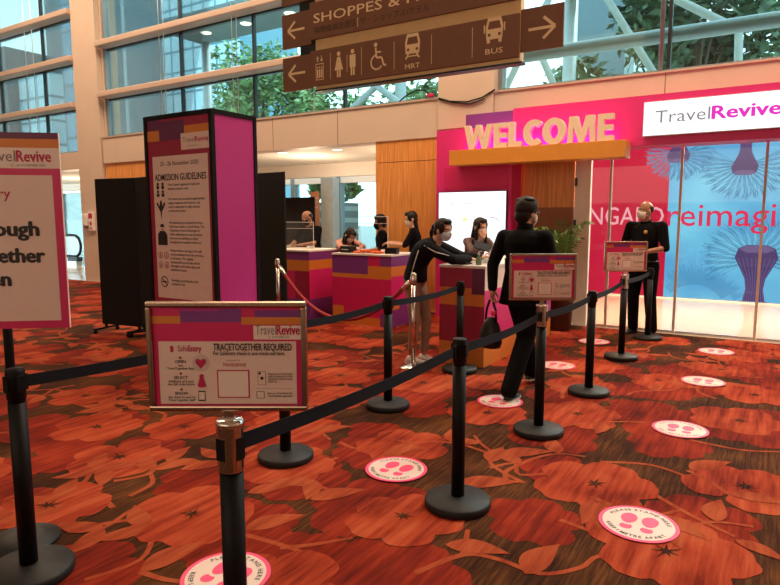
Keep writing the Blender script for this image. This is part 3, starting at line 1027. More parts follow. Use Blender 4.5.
paras = [(1.865, ('Your 2-part registered mask and', 'business visitors only.')),
         (1.730, ('All visitors are to ensure appropriate', 'safety measures are in place, and', 'will be subjected to daily checks', 'at the entry point.')),
         (1.505, ('All attendees are required to have', 'their face masks on at all times. The', 'Organisers reserve the right to', 'refuse admission to any individual', 'who are not abiding to safety', 'management measures enforced.')),
         (1.235, ('Visitors below the age of 16 will', 'not be admitted into the premises,', 'at all times. This applies', 'during build up and tear down', 'through to the show days and', 'exhibition hours.')),
         (.945, ('Smoking is prohibited at the', 'exhibition hall.'))]
for z, lines in paras:
    for k, tx in enumerate(lines):
        a.text(tx, .315, z - k * .0375, .034, 'ink', bold=.012, layer=4)
# pictograms
for s in (-1, 1):
    for zz in (1.885, 1.812):
        a.disc(.205 + s * .036, zz, .017, 'ink', 4, 14); a.poly([(.205 + s * .036 + q, zz + r) for q, r in ((-.024, -.018), (.024, -.018), (.018, -.048), (-.018, -.048))], 'ink', 4)
a.poly([(.205 + q * .9, 1.645 + r * .88) for q, r in ((0, -.12), (.013, -.03), (.075, .06), (.055, .078), (.024, .03), (.013, .095), (-.013, .095), (-.024, .03), (-.055, .078), (-.075, .06), (-.013, -.03))], 'ink', 4)
a.disc(.21, 1.475, .030, 'ink', 4, 18); a.rect(.184, 1.455, .236, 1.471, 'paper', 5)
a.poly([(.21 + q, 1.435 + r) for q, r in ((-.035, 0), (.035, 0), (.070, -.035), (.070, -.14), (-.070, -.14), (-.070, -.035))], 'ink', 4)
for q, r in ((.165, 1.195), (.255, 1.195), (.165, 1.10), (.255, 1.10)):
    a.ring(q, r, .027, .034, 'ink_r', 4, 20); a.poly([(q - .012, r - .016), (q + .012, r - .016), (q + .007, r + .016), (q - .007, r + .016)], 'ink_g', 4)
a.ring(.21, .935, .045, .055, 'ink', 4, 24); a.line([(.175, .97), (.245, .90)], .010, 'ink', 5); a.rect(.175, .928, .245, .942, 'ink', 4)
pm.build('printed_sheet', t)

# ---- black fabric screens
def fabric_screen(label, pts, h, nfeet=True, z0=.11):
    t = thing('partition_screen', label, 'partition screen', (pts[0][0], pts[0][1], 0), 0, 'black fabric partition screens')
    ox, oy = pts[0]
    for (x0, y0), (x1, y1) in zip(pts[:-1], pts[1:]):
        L = math.hypot(x1 - x0, y1 - y0)
        T = Matrix.Translation((x0 - ox, y0 - oy, 0)) @ Matrix.Rotation(math.atan2(y1 - y0, x1 - x0), 4, 'Z')
        MB().bbox(.006, L - .006, -.018, .018, z0, h, 'screen_blk', .008, T).build('panel', t)
        for xx in (.06, L - .06):
            f = MB()
            f.box(xx - .014, xx + .014, -.014, .014, .06, z0 + .01, 'black', T)
            f.box(xx - .02, xx + .02, -.20, .20, .052, .075, 'black', T)
            for s in (-.19, .19):
                c = T @ Vector((xx, s, .029))
                f.cyl(c + Vector((-.012, 0, 0)), c + Vector((.012, 0, 0)), .0265, 'black', 12)
                f.cyl(c, c + Vector((0, 0, .03)), .008, 'steel', 6)
            f.build('caster_foot', t)
    return t
fabric_screen('wide folding black fabric screen on casters behind the guidelines tower', [(-7.82, 4.98), (-7.12, 5.10), (-6.42, 4.98), (-5.75, 5.10)], 2.085)
fabric_screen('narrow black fabric screen between the guidelines tower and the bald attendant', [(-6.62, 6.75), (-5.97, 6.70)], 2.22)
t = fabric_screen('distant dark screen in the lobby behind the bald attendant', [(-8.75, 9.75), (-7.90, 9.75)], 1.99)

# ---- rope posts and rope
def rope_post(x, y, label):
    t = thing('rope_post', label, 'rope post', (x, y, .0062), 0, 'steel posts of the red rope')
    MB().lathe([(.15, 0), (.15, .012), (.06, .03), (.03, .045)], 'chrome', 32).build('base', t)
    MB().lathe([(.024, .04), (.024, .88)], 'chrome', 20).build('pole', t)
    MB().lathe([(.030, .88), (.034, .90), (.034, .955), (.028, .965), (.028, .99), (.018, .998), (0, .998)], 'chrome', 20).build('cap', t)
    return t
p1 = (-5.83, 6.357); p2 = (-3.13, 5.447)
rope_post(*p1, 'steel rope post standing in front of the narrow black screen')
rope_post(*p2, 'steel rope post standing beside the leaning attendant')
q = []
for i in range(37):
    s = i / 36
    k = .04
    sag = .905 - .56 * (1 - ((s - .5) / .5) ** 2)
    q.append((p1[0] + (p2[0] - p1[0]) * (k * .5 + (1 - k) * s), p1[1] + (p2[1] - p1[1]) * (k * .5 + (1 - k) * s), sag))
t = thing('velvet_rope', 'sagging red twisted rope hung between the two steel posts', 'rope', (0, 0, 0))
mr = MB()
mr.tube(q, .022, 'rope', 10)
for ph in (0, PI):
    Q = []
    for i in range(260):
        s = i / 259 * 36
        k = min(int(s), 35)
        f = s - k
        p = Vector(q[k]).lerp(Vector(q[k + 1]), f)
        a_ = ph + i * .42
        Q.append((p.x + .012 * math.cos(a_), p.y + .012 * math.cos(a_) * .3, p.z + .014 * math.sin(a_)))
    mr.tube(Q, .012, 'rope', 6)
mr.build('rope', t)
for a_, b_ in ((q[0], q[2]), (q[-1], q[-3])):
    MB().tube([a_, tuple(Vector(a_).lerp(Vector(b_), .5)), b_], .0245, 'chrome', 12).build('rope_end', t)

# ---- registration counters
def counter(label, x0, x1, y0, y1, h, front, side, top='white'):
    t = thing('registration_counter', label, 'counter', (x0, y0, 0), 0, 'printed registration counters')
    W, D = x1 - x0, y1 - y0
    MB().box(0, W, 0, D, .0024, h - .03, 'pink').build('body', t)
    MB().bbox(-.008, W + .008, -.008, D + .008, h - .03, h, top, .004).build('counter_top', t)
    m = MB()
    a = Art(lambda u, v, d: (u * W, -d, v * (h - .03)), m)
    for u0, v0, u1, v1, c in front:
        a.rect(u0, max(v0, .004), u1, v1, c, 1)
    m.build('front_graphic', t)
    m = MB()
    a = Art(lambda u, v, d: (W + d, u * D, v * (h - .03)), m)
    for u0, v0, u1, v1, c in side:
        a.rect(u0, max(v0, .004), u1, v1, c, 1)
    m.build('side_graphic', t)
    return t
counter('near magenta and orange counter where the leaning attendant works', -3.02, -2.50, 5.82, 8.05, 1.07,
        ((0, 0, .72, .24, 'orange'), (.72, 0, 1, .24, 'orange'), (0, .24, 1, .62, 'maroon'), (0, .62, .72, .80, 'orange'), (.72, .62, 1, .74, 'orange'), (0, .80, .72, 1, 'maroon'), (.72, .74, 1, 1, 'plum')),
        ((0, 0, .55, .24, 'orange'), (.55, 0, 1, .22, 'orange'), (0, .24, .62, .78, 'pink_hot'), (.62, .22, 1, .55, 'mag'), (0, .78, .45, 1, 'paper_w'), (.62, .55, 1, .78, 'orange'), (.45, .78, 1, 1, 'purple')))
counter('middle purple and magenta counter with orange lanyards on top', -5.60, -4.56, 7.30, 8.05, 1.05,
        ((0, 0, .82, .12, 'orange'), (0, .12, .20, .26, 'orange'), (.82, 0, 1, .20, 'purple'), (.20, .12, .82, .20, 'pink'), (0, .26, 1, .68, 'pink'), (0, .68, 1, .74, 'orange'), (0, .74, .62, 1, 'purple'), (.62, .74, 1, .86, 'orange'), (.62, .86, .82, 1, 'pink'), (.82, .86, 1, 1, 'purple')),
        ((0, 0, 1, .25, 'purple'), (0, .25, .3, .36, 'orange'), (.3, .25, 1, .36, 'purple'), (0, .36, 1, .72, 'pink_hot'), (0, .72, 1, .86, 'orange'), (0, .86, 1, 1, 'purple')))
counter('far purple and orange counter in front of the bald attendant', -7.05, -6.02, 7.27, 8.0, 1.075,
        ((0, 0, .5, .3, 'pink'), (.5, 0, 1, .3, 'purple'), (0, .3, .72, .72, 'pink'), (.72, .3, 1, .72, 'maroon'), (0, .72, 1, .88, 'orange'), (0, .88, .6, 1, 'maroon'), (.6, .88, 1, 1, 'purple')),
        ((0, 0, 1, .3, 'purple'), (0, .3, 1, .74, 'pink_hot'), (0, .74, 1, .88, 'orange'), (0, .88, 1, 1, 'purple')))

# acrylic shields
def shield(label, x, y, z, w, h, rz=0):
    t = thing('acrylic_shield', label, 'shield', (x, y, z), rz, 'clear shields on the counters')
    MB().box(-w / 2, w / 2, -.003, .003, .006, h, 'acrylic').build('sheet', t)
    m = MB()
    m.box(-w / 2, w / 2, -.005, .005, h, h + .010, 'acr_edge'); m.box(-w / 2, w / 2, -.005, .005, h - .10, h - .093, 'acr_edge')
    m.box(-w / 2 - .006, -w / 2, -.005, .005, 0, h + .01, 'acr_edge'); m.box(w / 2, w / 2 + .006, -.005, .005, 0, h + .01, 'acr_edge')
    m.build('edge_trim', t)
    m = MB()
    for s in (-1, 1):
        m = MB()
        m.box(s * (w / 2 - .06) - .008, s * (w / 2 - .06) + .008, -.09, .09, 0, .05, 'acr_edge')
        m.build('foot', t)
shield('clear acrylic shield on the middle counter before the black masked attendant', -5.12, 7.70, 1.05, .50, .53)
shield('clear acrylic shield on the far counter before the bald attendant', -6.56, 7.66, 1.075, .62, .42)

# ---- things on the counters
t = thing('lanyard_pile', 'heap of orange lanyards on the middle counter', 'lanyards', (-5.06, 7.47, 1.05))
rr = random.Random(4)
m = MB()
for i in range(26):
    P = []
    cx, cy = rr.uniform(-.20, .20), rr.uniform(-.06, .06)
    for k in range(7):
        a_ = k * 1.0 + rr.uniform(-.3, .3)
        P.append((cx + .06 * math.cos(a_), cy + .05 * math.sin(a_), .008 + .045 * rr.random() * (1 - abs(cx) / .3)))
    m.tube(P, .008, 'orange_cloth', 5)
o = m.build('lanyard_loops', t)
t = thing('supply_box', 'small black box beside the orange lanyards', 'box', (-4.67, 7.50, 1.05), R(8))
m = MB(); m.bbox(-.09, .09, -.06, .06, 0, .075, 'black', .006); m.build('box_body', t)
m = MB(); m.bbox(-.095, .095, -.065, .065, .075, .09, 'black', .004); m.build('lid', t)
t = thing('card_printer', 'dark grey card printer on the middle counter near the bent attendant', 'printer', (-5.42, 7.46, 1.05), R(-6))
m = MB(); m.bbox(-.10, .10, -.08, .08, 0, .10, 'basegrey', .012); m.build('printer_body', t)
m = MB(); m.box(-.07, .07, -.0815, -.08, .045, .055, 'lt_grey'); m.build('card_slot', t)
t = thing('laptop', 'open pale grey laptop on the near counter', 'laptop', (-2.775, 6.34, 1.07), R(-84))
m = MB(); m.bbox(-.155, .155, -.11, .11, 0, .016, 'lt_grey', .005); m.box(-.135, .135, -.02, .085, .0161, .0168, 'ink_g'); m.box(-.045, .045, -.095, -.035, .0161, .0166, 'ink_g'); m.build('keyboard_deck', t)
m = MB(); T = Matrix.Translation((0, .112, .014)) @ Matrix.Rotation(R(-20), 4, 'X')
m.bbox(-.155, .155, -.005, .005, 0, .215, 'lt_grey', .004, T); m.box(-.145, .145, -.0062, -.0055, .012, .205, 'ink', T); m.build('screen_lid', t)
t = thing('tablet_stand', 'black tablet on a tilting arm on the near counter', 'tablet', (-2.92, 6.62, 1.07), R(30))
m = MB(); m.lathe([(.07, 0), (.07, .012), (.02, .02)], 'black', 24); m.build('base', t)
m = MB(); m.tube([(0, 0, .015), (0, .01, .09), (.015, -.01, .15)], .010, 'black', 8); m.build('arm', t)
m = MB(); T = Matrix.Translation((.03, -.02, .165)) @ Matrix.Rotation(R(18), 4, 'Y') @ Matrix.Rotation(R(-40), 4, 'X')
m.bbox(-.10, .10, -.006, .006, -.055, .055, 'black', .005, T); m.build('tablet', t)
t = thing('sanitiser_bottle', 'small clear green bottle at the front edge of the near counter', 'bottle', (-2.62, 5.93, 1.07))
m = MB(); m.lathe([(.028, 0), (.030, .01), (.030, .075), (.012, .095), (.012, .105)], mat('green_gel', (.10, .16, .08), .15), 20); m.build('bottle_body', t)
m = MB(); m.lathe([(.014, .105), (.014, .122), (.005, .124), (.005, .140)], 'lt_grey', 12); m.box(-.005, .034, -.006, .006, .138, .148, 'lt_grey'); m.build('pump', t)
t = thing('document_tray', 'flat grey tray of papers on the near counter', 'tray', (-2.86, 5.96, 1.07), R(4))
m = MB(); m.bbox(-.05, .12, -.07, .08, 0, .012, 'basegrey', .004); m.build('tray', t)
m = MB(); m.box(-.04, .11, -.06, .07, .012, .016, 'paper_w'); m.build('paper_sheets', t)

# ---- welcome portal
PY = 8.60
t = thing('entrance_portal', 'magenta entrance wall with pink header and purple block behind WELCOME', 'portal', (-4.54, PY, 0))
ox = -4.54
m = MB(); m.box(0, 1.235, 0, .39, .0, 2.90, 'pink_hot'); m.build('side_wall', t)
m = MB(); m.box(1.235, 6.4, 0, .385, 2.49, 3.125, 'pink_hot'); m.build('header', t)
m = MB(); m.box(.49, 1.235, .0, .385, 2.90, 3.10, 'purple'); m.build('purple_block', t)
m = MB(); m.box(.135, 1.19, -.004, 0, 1.99, 2.33, 'pink'); m.build('beam_shadow_panel', t)  # shadow under the amber beam, painted as a darker pink panel
t = thing('welcome_sign', 'amber beam with raised sand coloured WELCOME letters lit pink from behind', 'sign', (-4.16, 8.6, 2.335))
m = MB(); m.bbox(0, 2.48, -.32, -.002, 0, .215, 'amber', .003); m.build('beam', t)
m = MB(); m.box(.10, 2.36, -.10, -.085, .2155, .235, 'e_pink'); m.build('light_strip', t)
def ring_letter(cx, rx, ry, th_x, th_y, a0, a1, n=30):
    o, q = [], []
    for i in range(n + 1):
        a_ = R(a0 + (a1 - a0) * i / n)
        o.append((cx + rx * math.cos(a_), .5 + ry * math.sin(a_)))
        q.append((cx + (rx - th_x) * math.cos(a_), .5 + (ry - th_y) * math.sin(a_)))
    return [[o[i], o[i + 1], q[i + 1], q[i]] for i in range(n)]
GLYPH = {
    'W': (1.42, [[(0, 1), (.27, 1), (.46, .36), (.50, 0), (.27, 0)], [(.46, .36), (.60, 1), (.71, 1), (.71, .62), (.50, 0)], [(.71, 1), (.82, 1), (.96, .36), (.92, 0), (.71, .62)], [(.96, .36), (1.15, 1), (1.42, 1), (1.15, 0), (.92, 0)]]),
    'E': (.64, [[(0, 0), (.26, 0), (.26, 1), (0, 1)], [(.26, 0), (.64, 0), (.64, .20), (.26, .20)], [(.26, .40), (.60, .40), (.60, .59), (.26, .59)], [(.26, .80), (.63, .80), (.63, 1), (.26, 1)]]),
    'L': (.62, [[(0, 0), (.26, 0), (.26, 1), (0, 1)], [(.26, 0), (.62, 0), (.62, .21), (.26, .21)]]),
    'C': (.80, ring_letter(.50, .50, .515, .31, .24, 48, 312)),
    'O': (1.02, ring_letter(.51, .51, .515, .31, .24, 0, 360, 40)),
    'M': (1.20, [[(0, 0), (.23, 0), (.27, .62), (.30, 1), (.08, 1)], [(.27, .62), (.30, 1), (.42, 1), (.60, .40), (.60, 0), (.50, 0)], [(.60, .40), (.78, 1), (.90, 1), (.93, .62), (.70, 0), (.60, 0)], [(.93, .62), (.90, 1), (1.12, 1), (1.20, 0), (.97, 0)]]),
}
gap = .075
k = 2.10 / (sum(GLYPH[c][0] for c in 'WELCOME') + gap * 6)
x = .215
for ch in 'WELCOME':
    w, pl_ = GLYPH[ch]
    m = MB()
    for q in pl_:
        m.prism([(x + a_ * k, .2165 + b_ * .345) for a_, b_ in q], -.28, -.19, 'cream')
    m.build('letter', t)
    x += (w + gap) * k
lamp('welcome_letter_light', 'AREA', (-2.95, 8.53, 2.575), 9, (1, .08, .75), 2.1, .05, (PI, 0, 0))
t = thing('lightbox_sign', 'backlit white TravelRevive lightbox on the pink header', 'sign', (-1.53, PY, 2.60))
LW = 1.70
m = MB(); m.box(0, LW, -.058, -.001, 0, .43, 'lt_grey'); m.build('box_frame', t)
m = MB(); m.box(.008, LW - .008, -.0605, -.058, .008, .422, 'e_white'); m.build('light_panel', t)
m = MB(); a = Art(lambda u, v, d: (u, -.0605 - d, v), m)
a.text('Travel', .145, .158, .22, 'e_txtg', width=.62, layer=1)
a.text('Revive', .785, .158, .22, 'e_txtm', width=.71, bold=.026, layer=1)
m.build('lettering', t)
t = thing('display_screen', 'bright white sponsor screen on the magenta wall above the near counter', 'screen', (-4.475, PY, .985))
m = MB(); m.box(0, 1.12, -.05, -.001, 0, .98, 'dark_al'); m.build('screen_case', t)
m = MB(); m.box(.01, 1.11, -.052, -.05, .01, .97, 'e_white'); m.build('screen_face', t)
m = MB(); a = Art(lambda u, v, d: (u, -.052 - d, v), m)
for u, v, w in ((.14, .80, .12), (.46, .80, .16), (.86, .80, .12), (.14, .56, .14), (.50, .56, .14), (.12, .32, .16), (.48, .32, .16)):
    a.disc(u, v, .014, 'e_logo', 1, 14); a.rect(u + .03, v - .007, u + w, v + .007, 'e_logo', 1)
a.disc(.45, .56, .030, 'e_logo_y', 1, 16); a.rect(.50, .575, .62, .583, 'e_logo_y', 1)
P = [(.86 + .03 * i, .58 - .004 * i * i + .012 * i) for i in range(6)]
a.line(P, .010, 'e_txtg', 1); a.line([(.92, .545), (1.0, .53)], .007, 'e_txtg', 1)
m.build('logo_grid', t)

# ---- backlit mural behind the glass
MY = 13.0
t = thing('backlit_mural', 'glowing red and blue mural wall with giant tree pictures behind glass doors', 'mural', (0, MY, 0))
m = MB(); m.box(-4.05, 3.55, 0, .2, .0, 3.18, 'bulk'); m.build('mural_wall', t)
m = MB(); a = Art(lambda u, v, d: (u, -d, v), m, .002)
a.rect(-4.05, .03, -1.80, 3.18, 'e_red', 1)
a.rect(-1.80, .03, 3.55, 3.18, 'e_blue', 1)
m.build('colour_field', t)
def supertree(u, v, s, up, rad, seed):
    """picture of a trellis tree with a fan of fine branches; up = -1 hangs upside down"""
    g = random.Random(seed)
    m = MB(); a = Art(lambda p, q, d: (p, -d, q), m, .002)
    n = 120
    for i in range(n):
        ang = R(-28) + (PI + R(56)) * i / (n - 1)
        r0, r1 = .30 * s, rad * g.uniform(.78, 1.0)
        P = []
        for k in range(5):
            q = k / 4
            rr_ = r0 + (r1 - r0) * q
            aa = ang + .10 * math.sin(q * 3 + i)
            P.append((u + rr_ * math.cos(aa), v + up * (rr_ * math.sin(aa) * .82)))
        P = [p for p in P if .05 < p[1] < 3.16]
        if len(P) > 1:
            a.line(P, .0065, 'e_hair', 3)
            if len(P) > 3:
                e1 = P[-1]
                b_ = ang + .25
                a.line([P[-2], (P[-2][0] + .10 * math.cos(b_), P[-2][1] + up * .10 * math.sin(b_))], .008, 'e_hair', 3) if .1 < P[-2][1] + up * .1 < 3.1 else None
    m.build('fine_branches', t)
    m = MB(); a = Art(lambda p, q, d: (p, -d, q), m, .002)
    def cl(p): return (p[0], min(3.17, max(.04, p[1])))
    # crown drum
    a.poly([cl((u + s * q, v + up * s * r)) for q, r in ((-.42, .05), (-.36, .26), (-.2, .34), (.2, .34), (.36, .26), (.42, .05), (.30, -.20), (-.30, -.20))], 'e_tree', 4)
    a.poly([cl((u + s * q, v + up * s * r)) for q, r in ((-.34, .24), (-.2, .33), (.2, .33), (.34, .24), (.2, .17), (-.2, .17))], 'e_tree2', 5)
    # trunk flaring to the ground
    tr = [(.30, -.20), (.20, -.42), (.17, -.65), (.22, -.95), (.30, -1.2)]
    a.poly([cl((u + s * q, v + up * s * r)) for q, r in tr] + [cl((u - s * q, v + up * s * r)) for q, r in tr[::-1]], 'e_tree', 4)
    for k in range(-4, 5):
        f = k / 4.5
        a.line([cl((u + s * q * f, v + up * s * r)) for q, r in tr], .014 * s, 'e_tree2', 5)
        a.line([cl((u + s * .40 * f, v + up * s * .05)), cl((u + s * .30 * f, v + up * s * -.2))], .012 * s, 'e_tree2', 5)
    m.build('tree_picture', t)
supertree(-.27, .80, .82, 1, .98, 1)
supertree(-.55, 2.52, .52, -1, .80, 2)
supertree(-1.66, 2.78, .48, -1, .62, 3)
supertree(1.55, .9, .8, 1, .95, 4)
m = MB(); a = Art(lambda p, q, d: (p, -d, q), m, .002)
g = random.Random(9)
for i in range(120):
    ang = R(10) + R(160) * i / 119
    P = [(-1.25 + r * math.cos(ang), -.25 + r * math.sin(ang)) for r in (.55, .72, .88 * g.uniform(.9, 1.1))]
    P = [p for p in P if p[0] > -1.79 and p[1] > .05]
    if len(P) > 1:
        a.line(P, .006, 'e_hair', 3)
m.build('fine_branches', t)
for tx, px_, al, sz, z, c, w in (('SI', -3.72, 'l', .50, 1.44, 'e_txt_w', .34), ('NGAPO', -1.86, 'r', .50, 1.44, 'e_txt_w', 1.42), ('reimagine', -1.80, 'l', .62, 1.42, 'e_txt_r', 2.42)):
    m = MB(); a = Art(lambda p, q, d: (p, -d, q), m, .002)
    a.text(tx, px_, z, sz, c, al, .003, width=w, layer=7)
    m.build('lettering', t)

# ---- hanging direction sign
t = thing('hanging_direction_sign', 'large brown hanging direction sign with arrows and pictograms', 'sign', (-3.6, 6.0, 0))
ox = -3.6
def wx(x): return x - ox
m = MB()
m.box(wx(-4.84), wx(-2.26), .03, .13, 3.105, 5.0, 'goldrail')
m.box(wx(-5.10), wx(-4.84), .05, .12, 3.2, 4.95, 'dark_al')
m.box(wx(-4.86), wx(-2.24), .02, .14, 3.085, 3.105, 'dark_al')
m.build('sign_body', t)
for x in (-4.3, -2.9):
    MB().cyl((wx(x), .08, 5.0), (wx(x), .08, 9.0), .014, 'steel', 8).build('suspension_rod', t)
def panel(x0, x1, z0, z1, y=0.0):
    m = MB(); m.bbox(wx(x0), wx(x1), y, y + .03, z0, z1, 'brown', .003)
    return m.build('sign_panel', t), y
panel(-4.90, -2.265, 3.145, 3.560); panel(-4.90, -2.265, 3.69, 4.115); panel(-4.90, -2.265, 4.23, 4.66)
for z0 in (3.135, 3.65, 4.165):
    panel(-5.37, -4.905, z0, z0 + .405, .03)
panel(-2.26, -1.835, 3.19, 3.595, .03)
def fresh(y0=0.0):
    global a, m
    m = MB(); a = Art(lambda u, v, d: (wx(u), y0 - d, v), m)
def arrow(cx, cz, s, d=-1):
    a.line([(cx - d * .13, cz), (cx + d * .13, cz)], .028, 'gold', 1)
    a.line([(cx + d * .02, cz + .10), (cx + d * .135, cz), (cx + d * .02, cz - .10)], .028, 'gold', 2)
for z0 in (3.135, 3.65, 4.165):
    fresh(.03); arrow(-5.14, z0 + .205, 1); m.build('arrow', t)
fresh(.03); arrow(-2.05, 3.39, 1, 1); m.build('arrow', t)
fresh()
a.text('SHOPPES & HOTEL', -4.845, 3.875, .150, 'gold', width=2.06, bold=.004, layer=1)
a.text('购物商城及酒店', -4.83, 3.755, .088, 'brown_d', layer=1)
a.rect(-4.205, 3.735, -4.198, 3.835, 'gold', 1)
a.text('ザ・ショップス/ホテル', -4.165, 3.755, .088, 'brown_d', layer=1)
for x, z in ((-4.597, 3.35), (-4.355, 3.35), (-4.15, 3.35), (-3.71, 3.35), (-3.24, 3.35), (-2.765, 3.35)):
    h_ = .10 if x == -4.355 else .15
    a.rect(x - .003, z - h_, x + .003, z + h_, 'gold', 1)
m.build('lettering', t)
# lift
fresh()
c = -4.76
a.rect(c - .06, 3.21, c + .06, 3.40, 'gold', 1); a.rect(c - .052, 3.218, c + .052, 3.392, 'brown', 2)
for dx in (-.032, 0, .032):
    a.disc(c + dx, 3.355, .010, 'gold', 3, 10); a.rect(c + dx - .011, 3.235, c + dx + .011, 3.335, 'gold', 3)
a.line([(c - .03, 3.42), (c - .03, 3.48)], .012, 'gold', 1); a.poly([(c - .055, 3.455), (c - .005, 3.455), (c - .03, 3.49)], 'gold', 1)
a.line([(c + .03, 3.43), (c + .03, 3.49)], .012, 'gold', 1); a.poly([(c + .055, 3.45), (c + .005, 3.45), (c + .03, 3.415)], 'gold', 1)
m.build('pictogram', t)
# woman and man
for c, w in ((-4.475, True), (-4.275, False)):
    fresh()
    a.disc(c, 3.475, .026, 'gold', 1, 16)
    if w:
        a.poly([(c - .022, 3.44), (c + .022, 3.44), (c + .062, 3.29), (c - .062, 3.29)], 'gold', 1)
    else:
        a.rect(c - .042, 3.30, c + .042, 3.44, 'gold', 1)
    a.rect(c - .028, 3.21, c - .005, 3.30, 'gold', 1); a.rect(c + .005, 3.21, c + .028, 3.30, 'gold', 1)
    m.build('pictogram', t)
# wheelchair
fresh()
c = -3.94
a.disc(c - .015, 3.50, .024, 'gold', 1, 14); a.line([(c - .015, 3.47), (c - .005, 3.36), (c + .065, 3.355), (c + .095, 3.265), (c + .125, 3.27)], .022, 'gold', 1)
a.line([(c - .012, 3.42), (c + .055, 3.415)], .018, 'gold', 1)
for i in range(18):
    t0, t1 = R(100) + R(225) * i / 18, R(100) + R(225) * (i + 1) / 18
    a.line([(c + .078 * math.cos(t0), 3.31 + .078 * math.sin(t0)), (c + .078 * math.cos(t1), 3.31 + .078 * math.sin(t1))], .018, 'gold', 1)
m.build('pictogram', t)
# train and bus
for c, tr in ((-3.475, True), (-2.525, False)):
    fresh()
    z = 3.44 if tr else 3.45
    a.poly([(c + q, z + r) for q, r in ((-.085, -.10), (.085, -.10), (.095, .02), (.07, .11), (-.07, .11), (-.095, .02))], 'gold', 1)
    a.poly([(c + q, z + r) for q, r in ((-.072, 0), (.072, 0), (.055, .075), (-.055, .075))], 'brown', 2)
    a.disc(c - .055, z - .055, .016, 'brown', 2, 12); a.disc(c + .055, z - .055, .016, 'brown', 2, 12)
    if tr:
        a.line([(c - .05, z - .10), (c - .085, z - .15)], .018, 'gold', 1); a.line([(c + .05, z - .10), (c + .085, z - .15)], .018, 'gold', 1); a.line([(c - .06, z - .125), (c + .06, z - .125)], .012, 'gold', 1)
    else:
        a.rect(c - .08, z - .135, c - .045, z - .10, 'gold', 1); a.rect(c + .045, z - .135, c + .08, z - .10, 'gold', 1); a.rect(c - .115, z - .03, c - .102, z + .05, 'gold', 1); a.rect(c + .102, z - .03, c + .115, z + .05, 'gold', 1)
    a.text('MRT' if tr else 'BUS', c, 3.185 if tr else 3.21, .075, 'gold', 'c', .006, width=.19, layer=1)
    m.build('pictogram', t)

# ---- small fixtures
t = thing('hand_dispenser', 'white wall dispenser with red label on the pilaster', 'dispenser', (-14.45, 9.0, 1.26))
m = MB(); m.bbox(-.14, .02, -.12, 0, .12, .42, 'white', .02); m.build('dispenser_body', t)
m = MB(); m.bbox(.05, .24, -.07, 0, .0, .46, 'white', .01); m.build('notice_plate', t)
m = MB(); a = Art(lambda u, v, d: (u, -.07 - d, v), m); a.rect(.07, .30, .22, .43, 'ink_r', 1); a.disc(.145, .18, .05, 'ink_r', 1, 18); a.rect(.08, .05, .21, .08, 'ink_r', 1); m.build('red_label', t)
m = MB(); m.box(-.10, -.02, -.10, -.03, .05, .12, 'ink_g'); m.build('nozzle', t)
t = thing('loose_cable', 'black cable looped along the ledge beside the brown direction sign', 'cable', (0, 0, 0))
m = MB()
m.tube([(-5.45, 8.99, 3.50), (-5.3, 8.975, 3.58), (-5.12, 8.97, 3.64), (-4.95, 8.97, 3.62), (-4.86, 8.975, 3.53)], .012, 'black', 6)
m.tube([(-4.70, 8.955, 3.47), (-4.5, 8.95, 3.40), (-4.2, 8.95, 3.36), (-3.95, 8.95, 3.40), (-3.74, 8.96, 3.50)], .012, 'black', 6)
m.tube([(-4.70, 8.955, 3.45), (-4.45, 8.945, 3.375), (-4.15, 8.945, 3.325), (-3.9, 8.945, 3.38)], .010, 'black', 6)
m.build('cable_run', t)
m = MB(); m.bbox(-4.92, -4.80, 8.955, 8.995, 3.50, 3.56, 'ink_r', .01); m.build('plug', t)
for i, (x, y, l) in enumerate(((-8.97, 10.0, 'round ceiling downlight above the lobby, nearest the black screen'), (-7.62, 10.15, 'round ceiling downlight above the lobby, nearest the wood wall'))):
    t = thing('downlight', l, 'ceiling light', (x, y, 2.95), 0, 'round downlights in the lobby ceiling')
    m = MB(); m.lathe([(.10, -.008), (.115, -.012), (.125, 0)], 'white', 24); m.build('trim_ring', t)
    m = MB(); m.lathe([(0, -.010), (.10, -.010)], 'e_lamp', 24); m.build('diffuser', t)
t = thing('lobby_directory_sign', 'small dark directory panel in the lobby behind the counters', 'sign', (-9.86, 12.0, 0))
m = MB(); m.bbox(0, .27, -.02, .02, 0.0, 2.22, 'brown', .004); m.build('sign_slab', t)
m = MB(); a = Art(lambda u, v, d: (u, -.02 - d, v), m)
for z in (2.05, 1.95, 1.82):
    a.rect(.06, z, .24, z + .03, 'ink_g', 1)
m.build('sign_lines', t)
t = thing('escalator_handrail', 'black looped escalator handrail seen through the lobby beside the pilaster', 'handrail', (-20.02, 12.0, 0))
m = MB()
P = [(-1.6, 0, 1.0), (-.2, 0, 1.0)] + [(-.2 + .36 * math.sin(R(a_)), 0, .64 + .36 * math.cos(R(a_))) for a_ in range(15, 181, 15)] + [(-.9, 0, .28), (-1.6, 0, .28)]
m.tube(P, .045, 'black', 8); m.build('handrail_loop', t)
m = MB(); m.prism([(-1.6, .1), (-.05, .1), (.10, .45), (.10, .75), (-.15, .95), (-1.6, .95)], -.006, .006, 'acrylic'); m.build('balustrade', t)
m = MB(); m.box(-1.6, .0, -.10, .10, 0, .12, 'steel'); m.box(-.5, .05, -.1, .1, .12, .26, 'dark_al'); m.build('skirt', t)

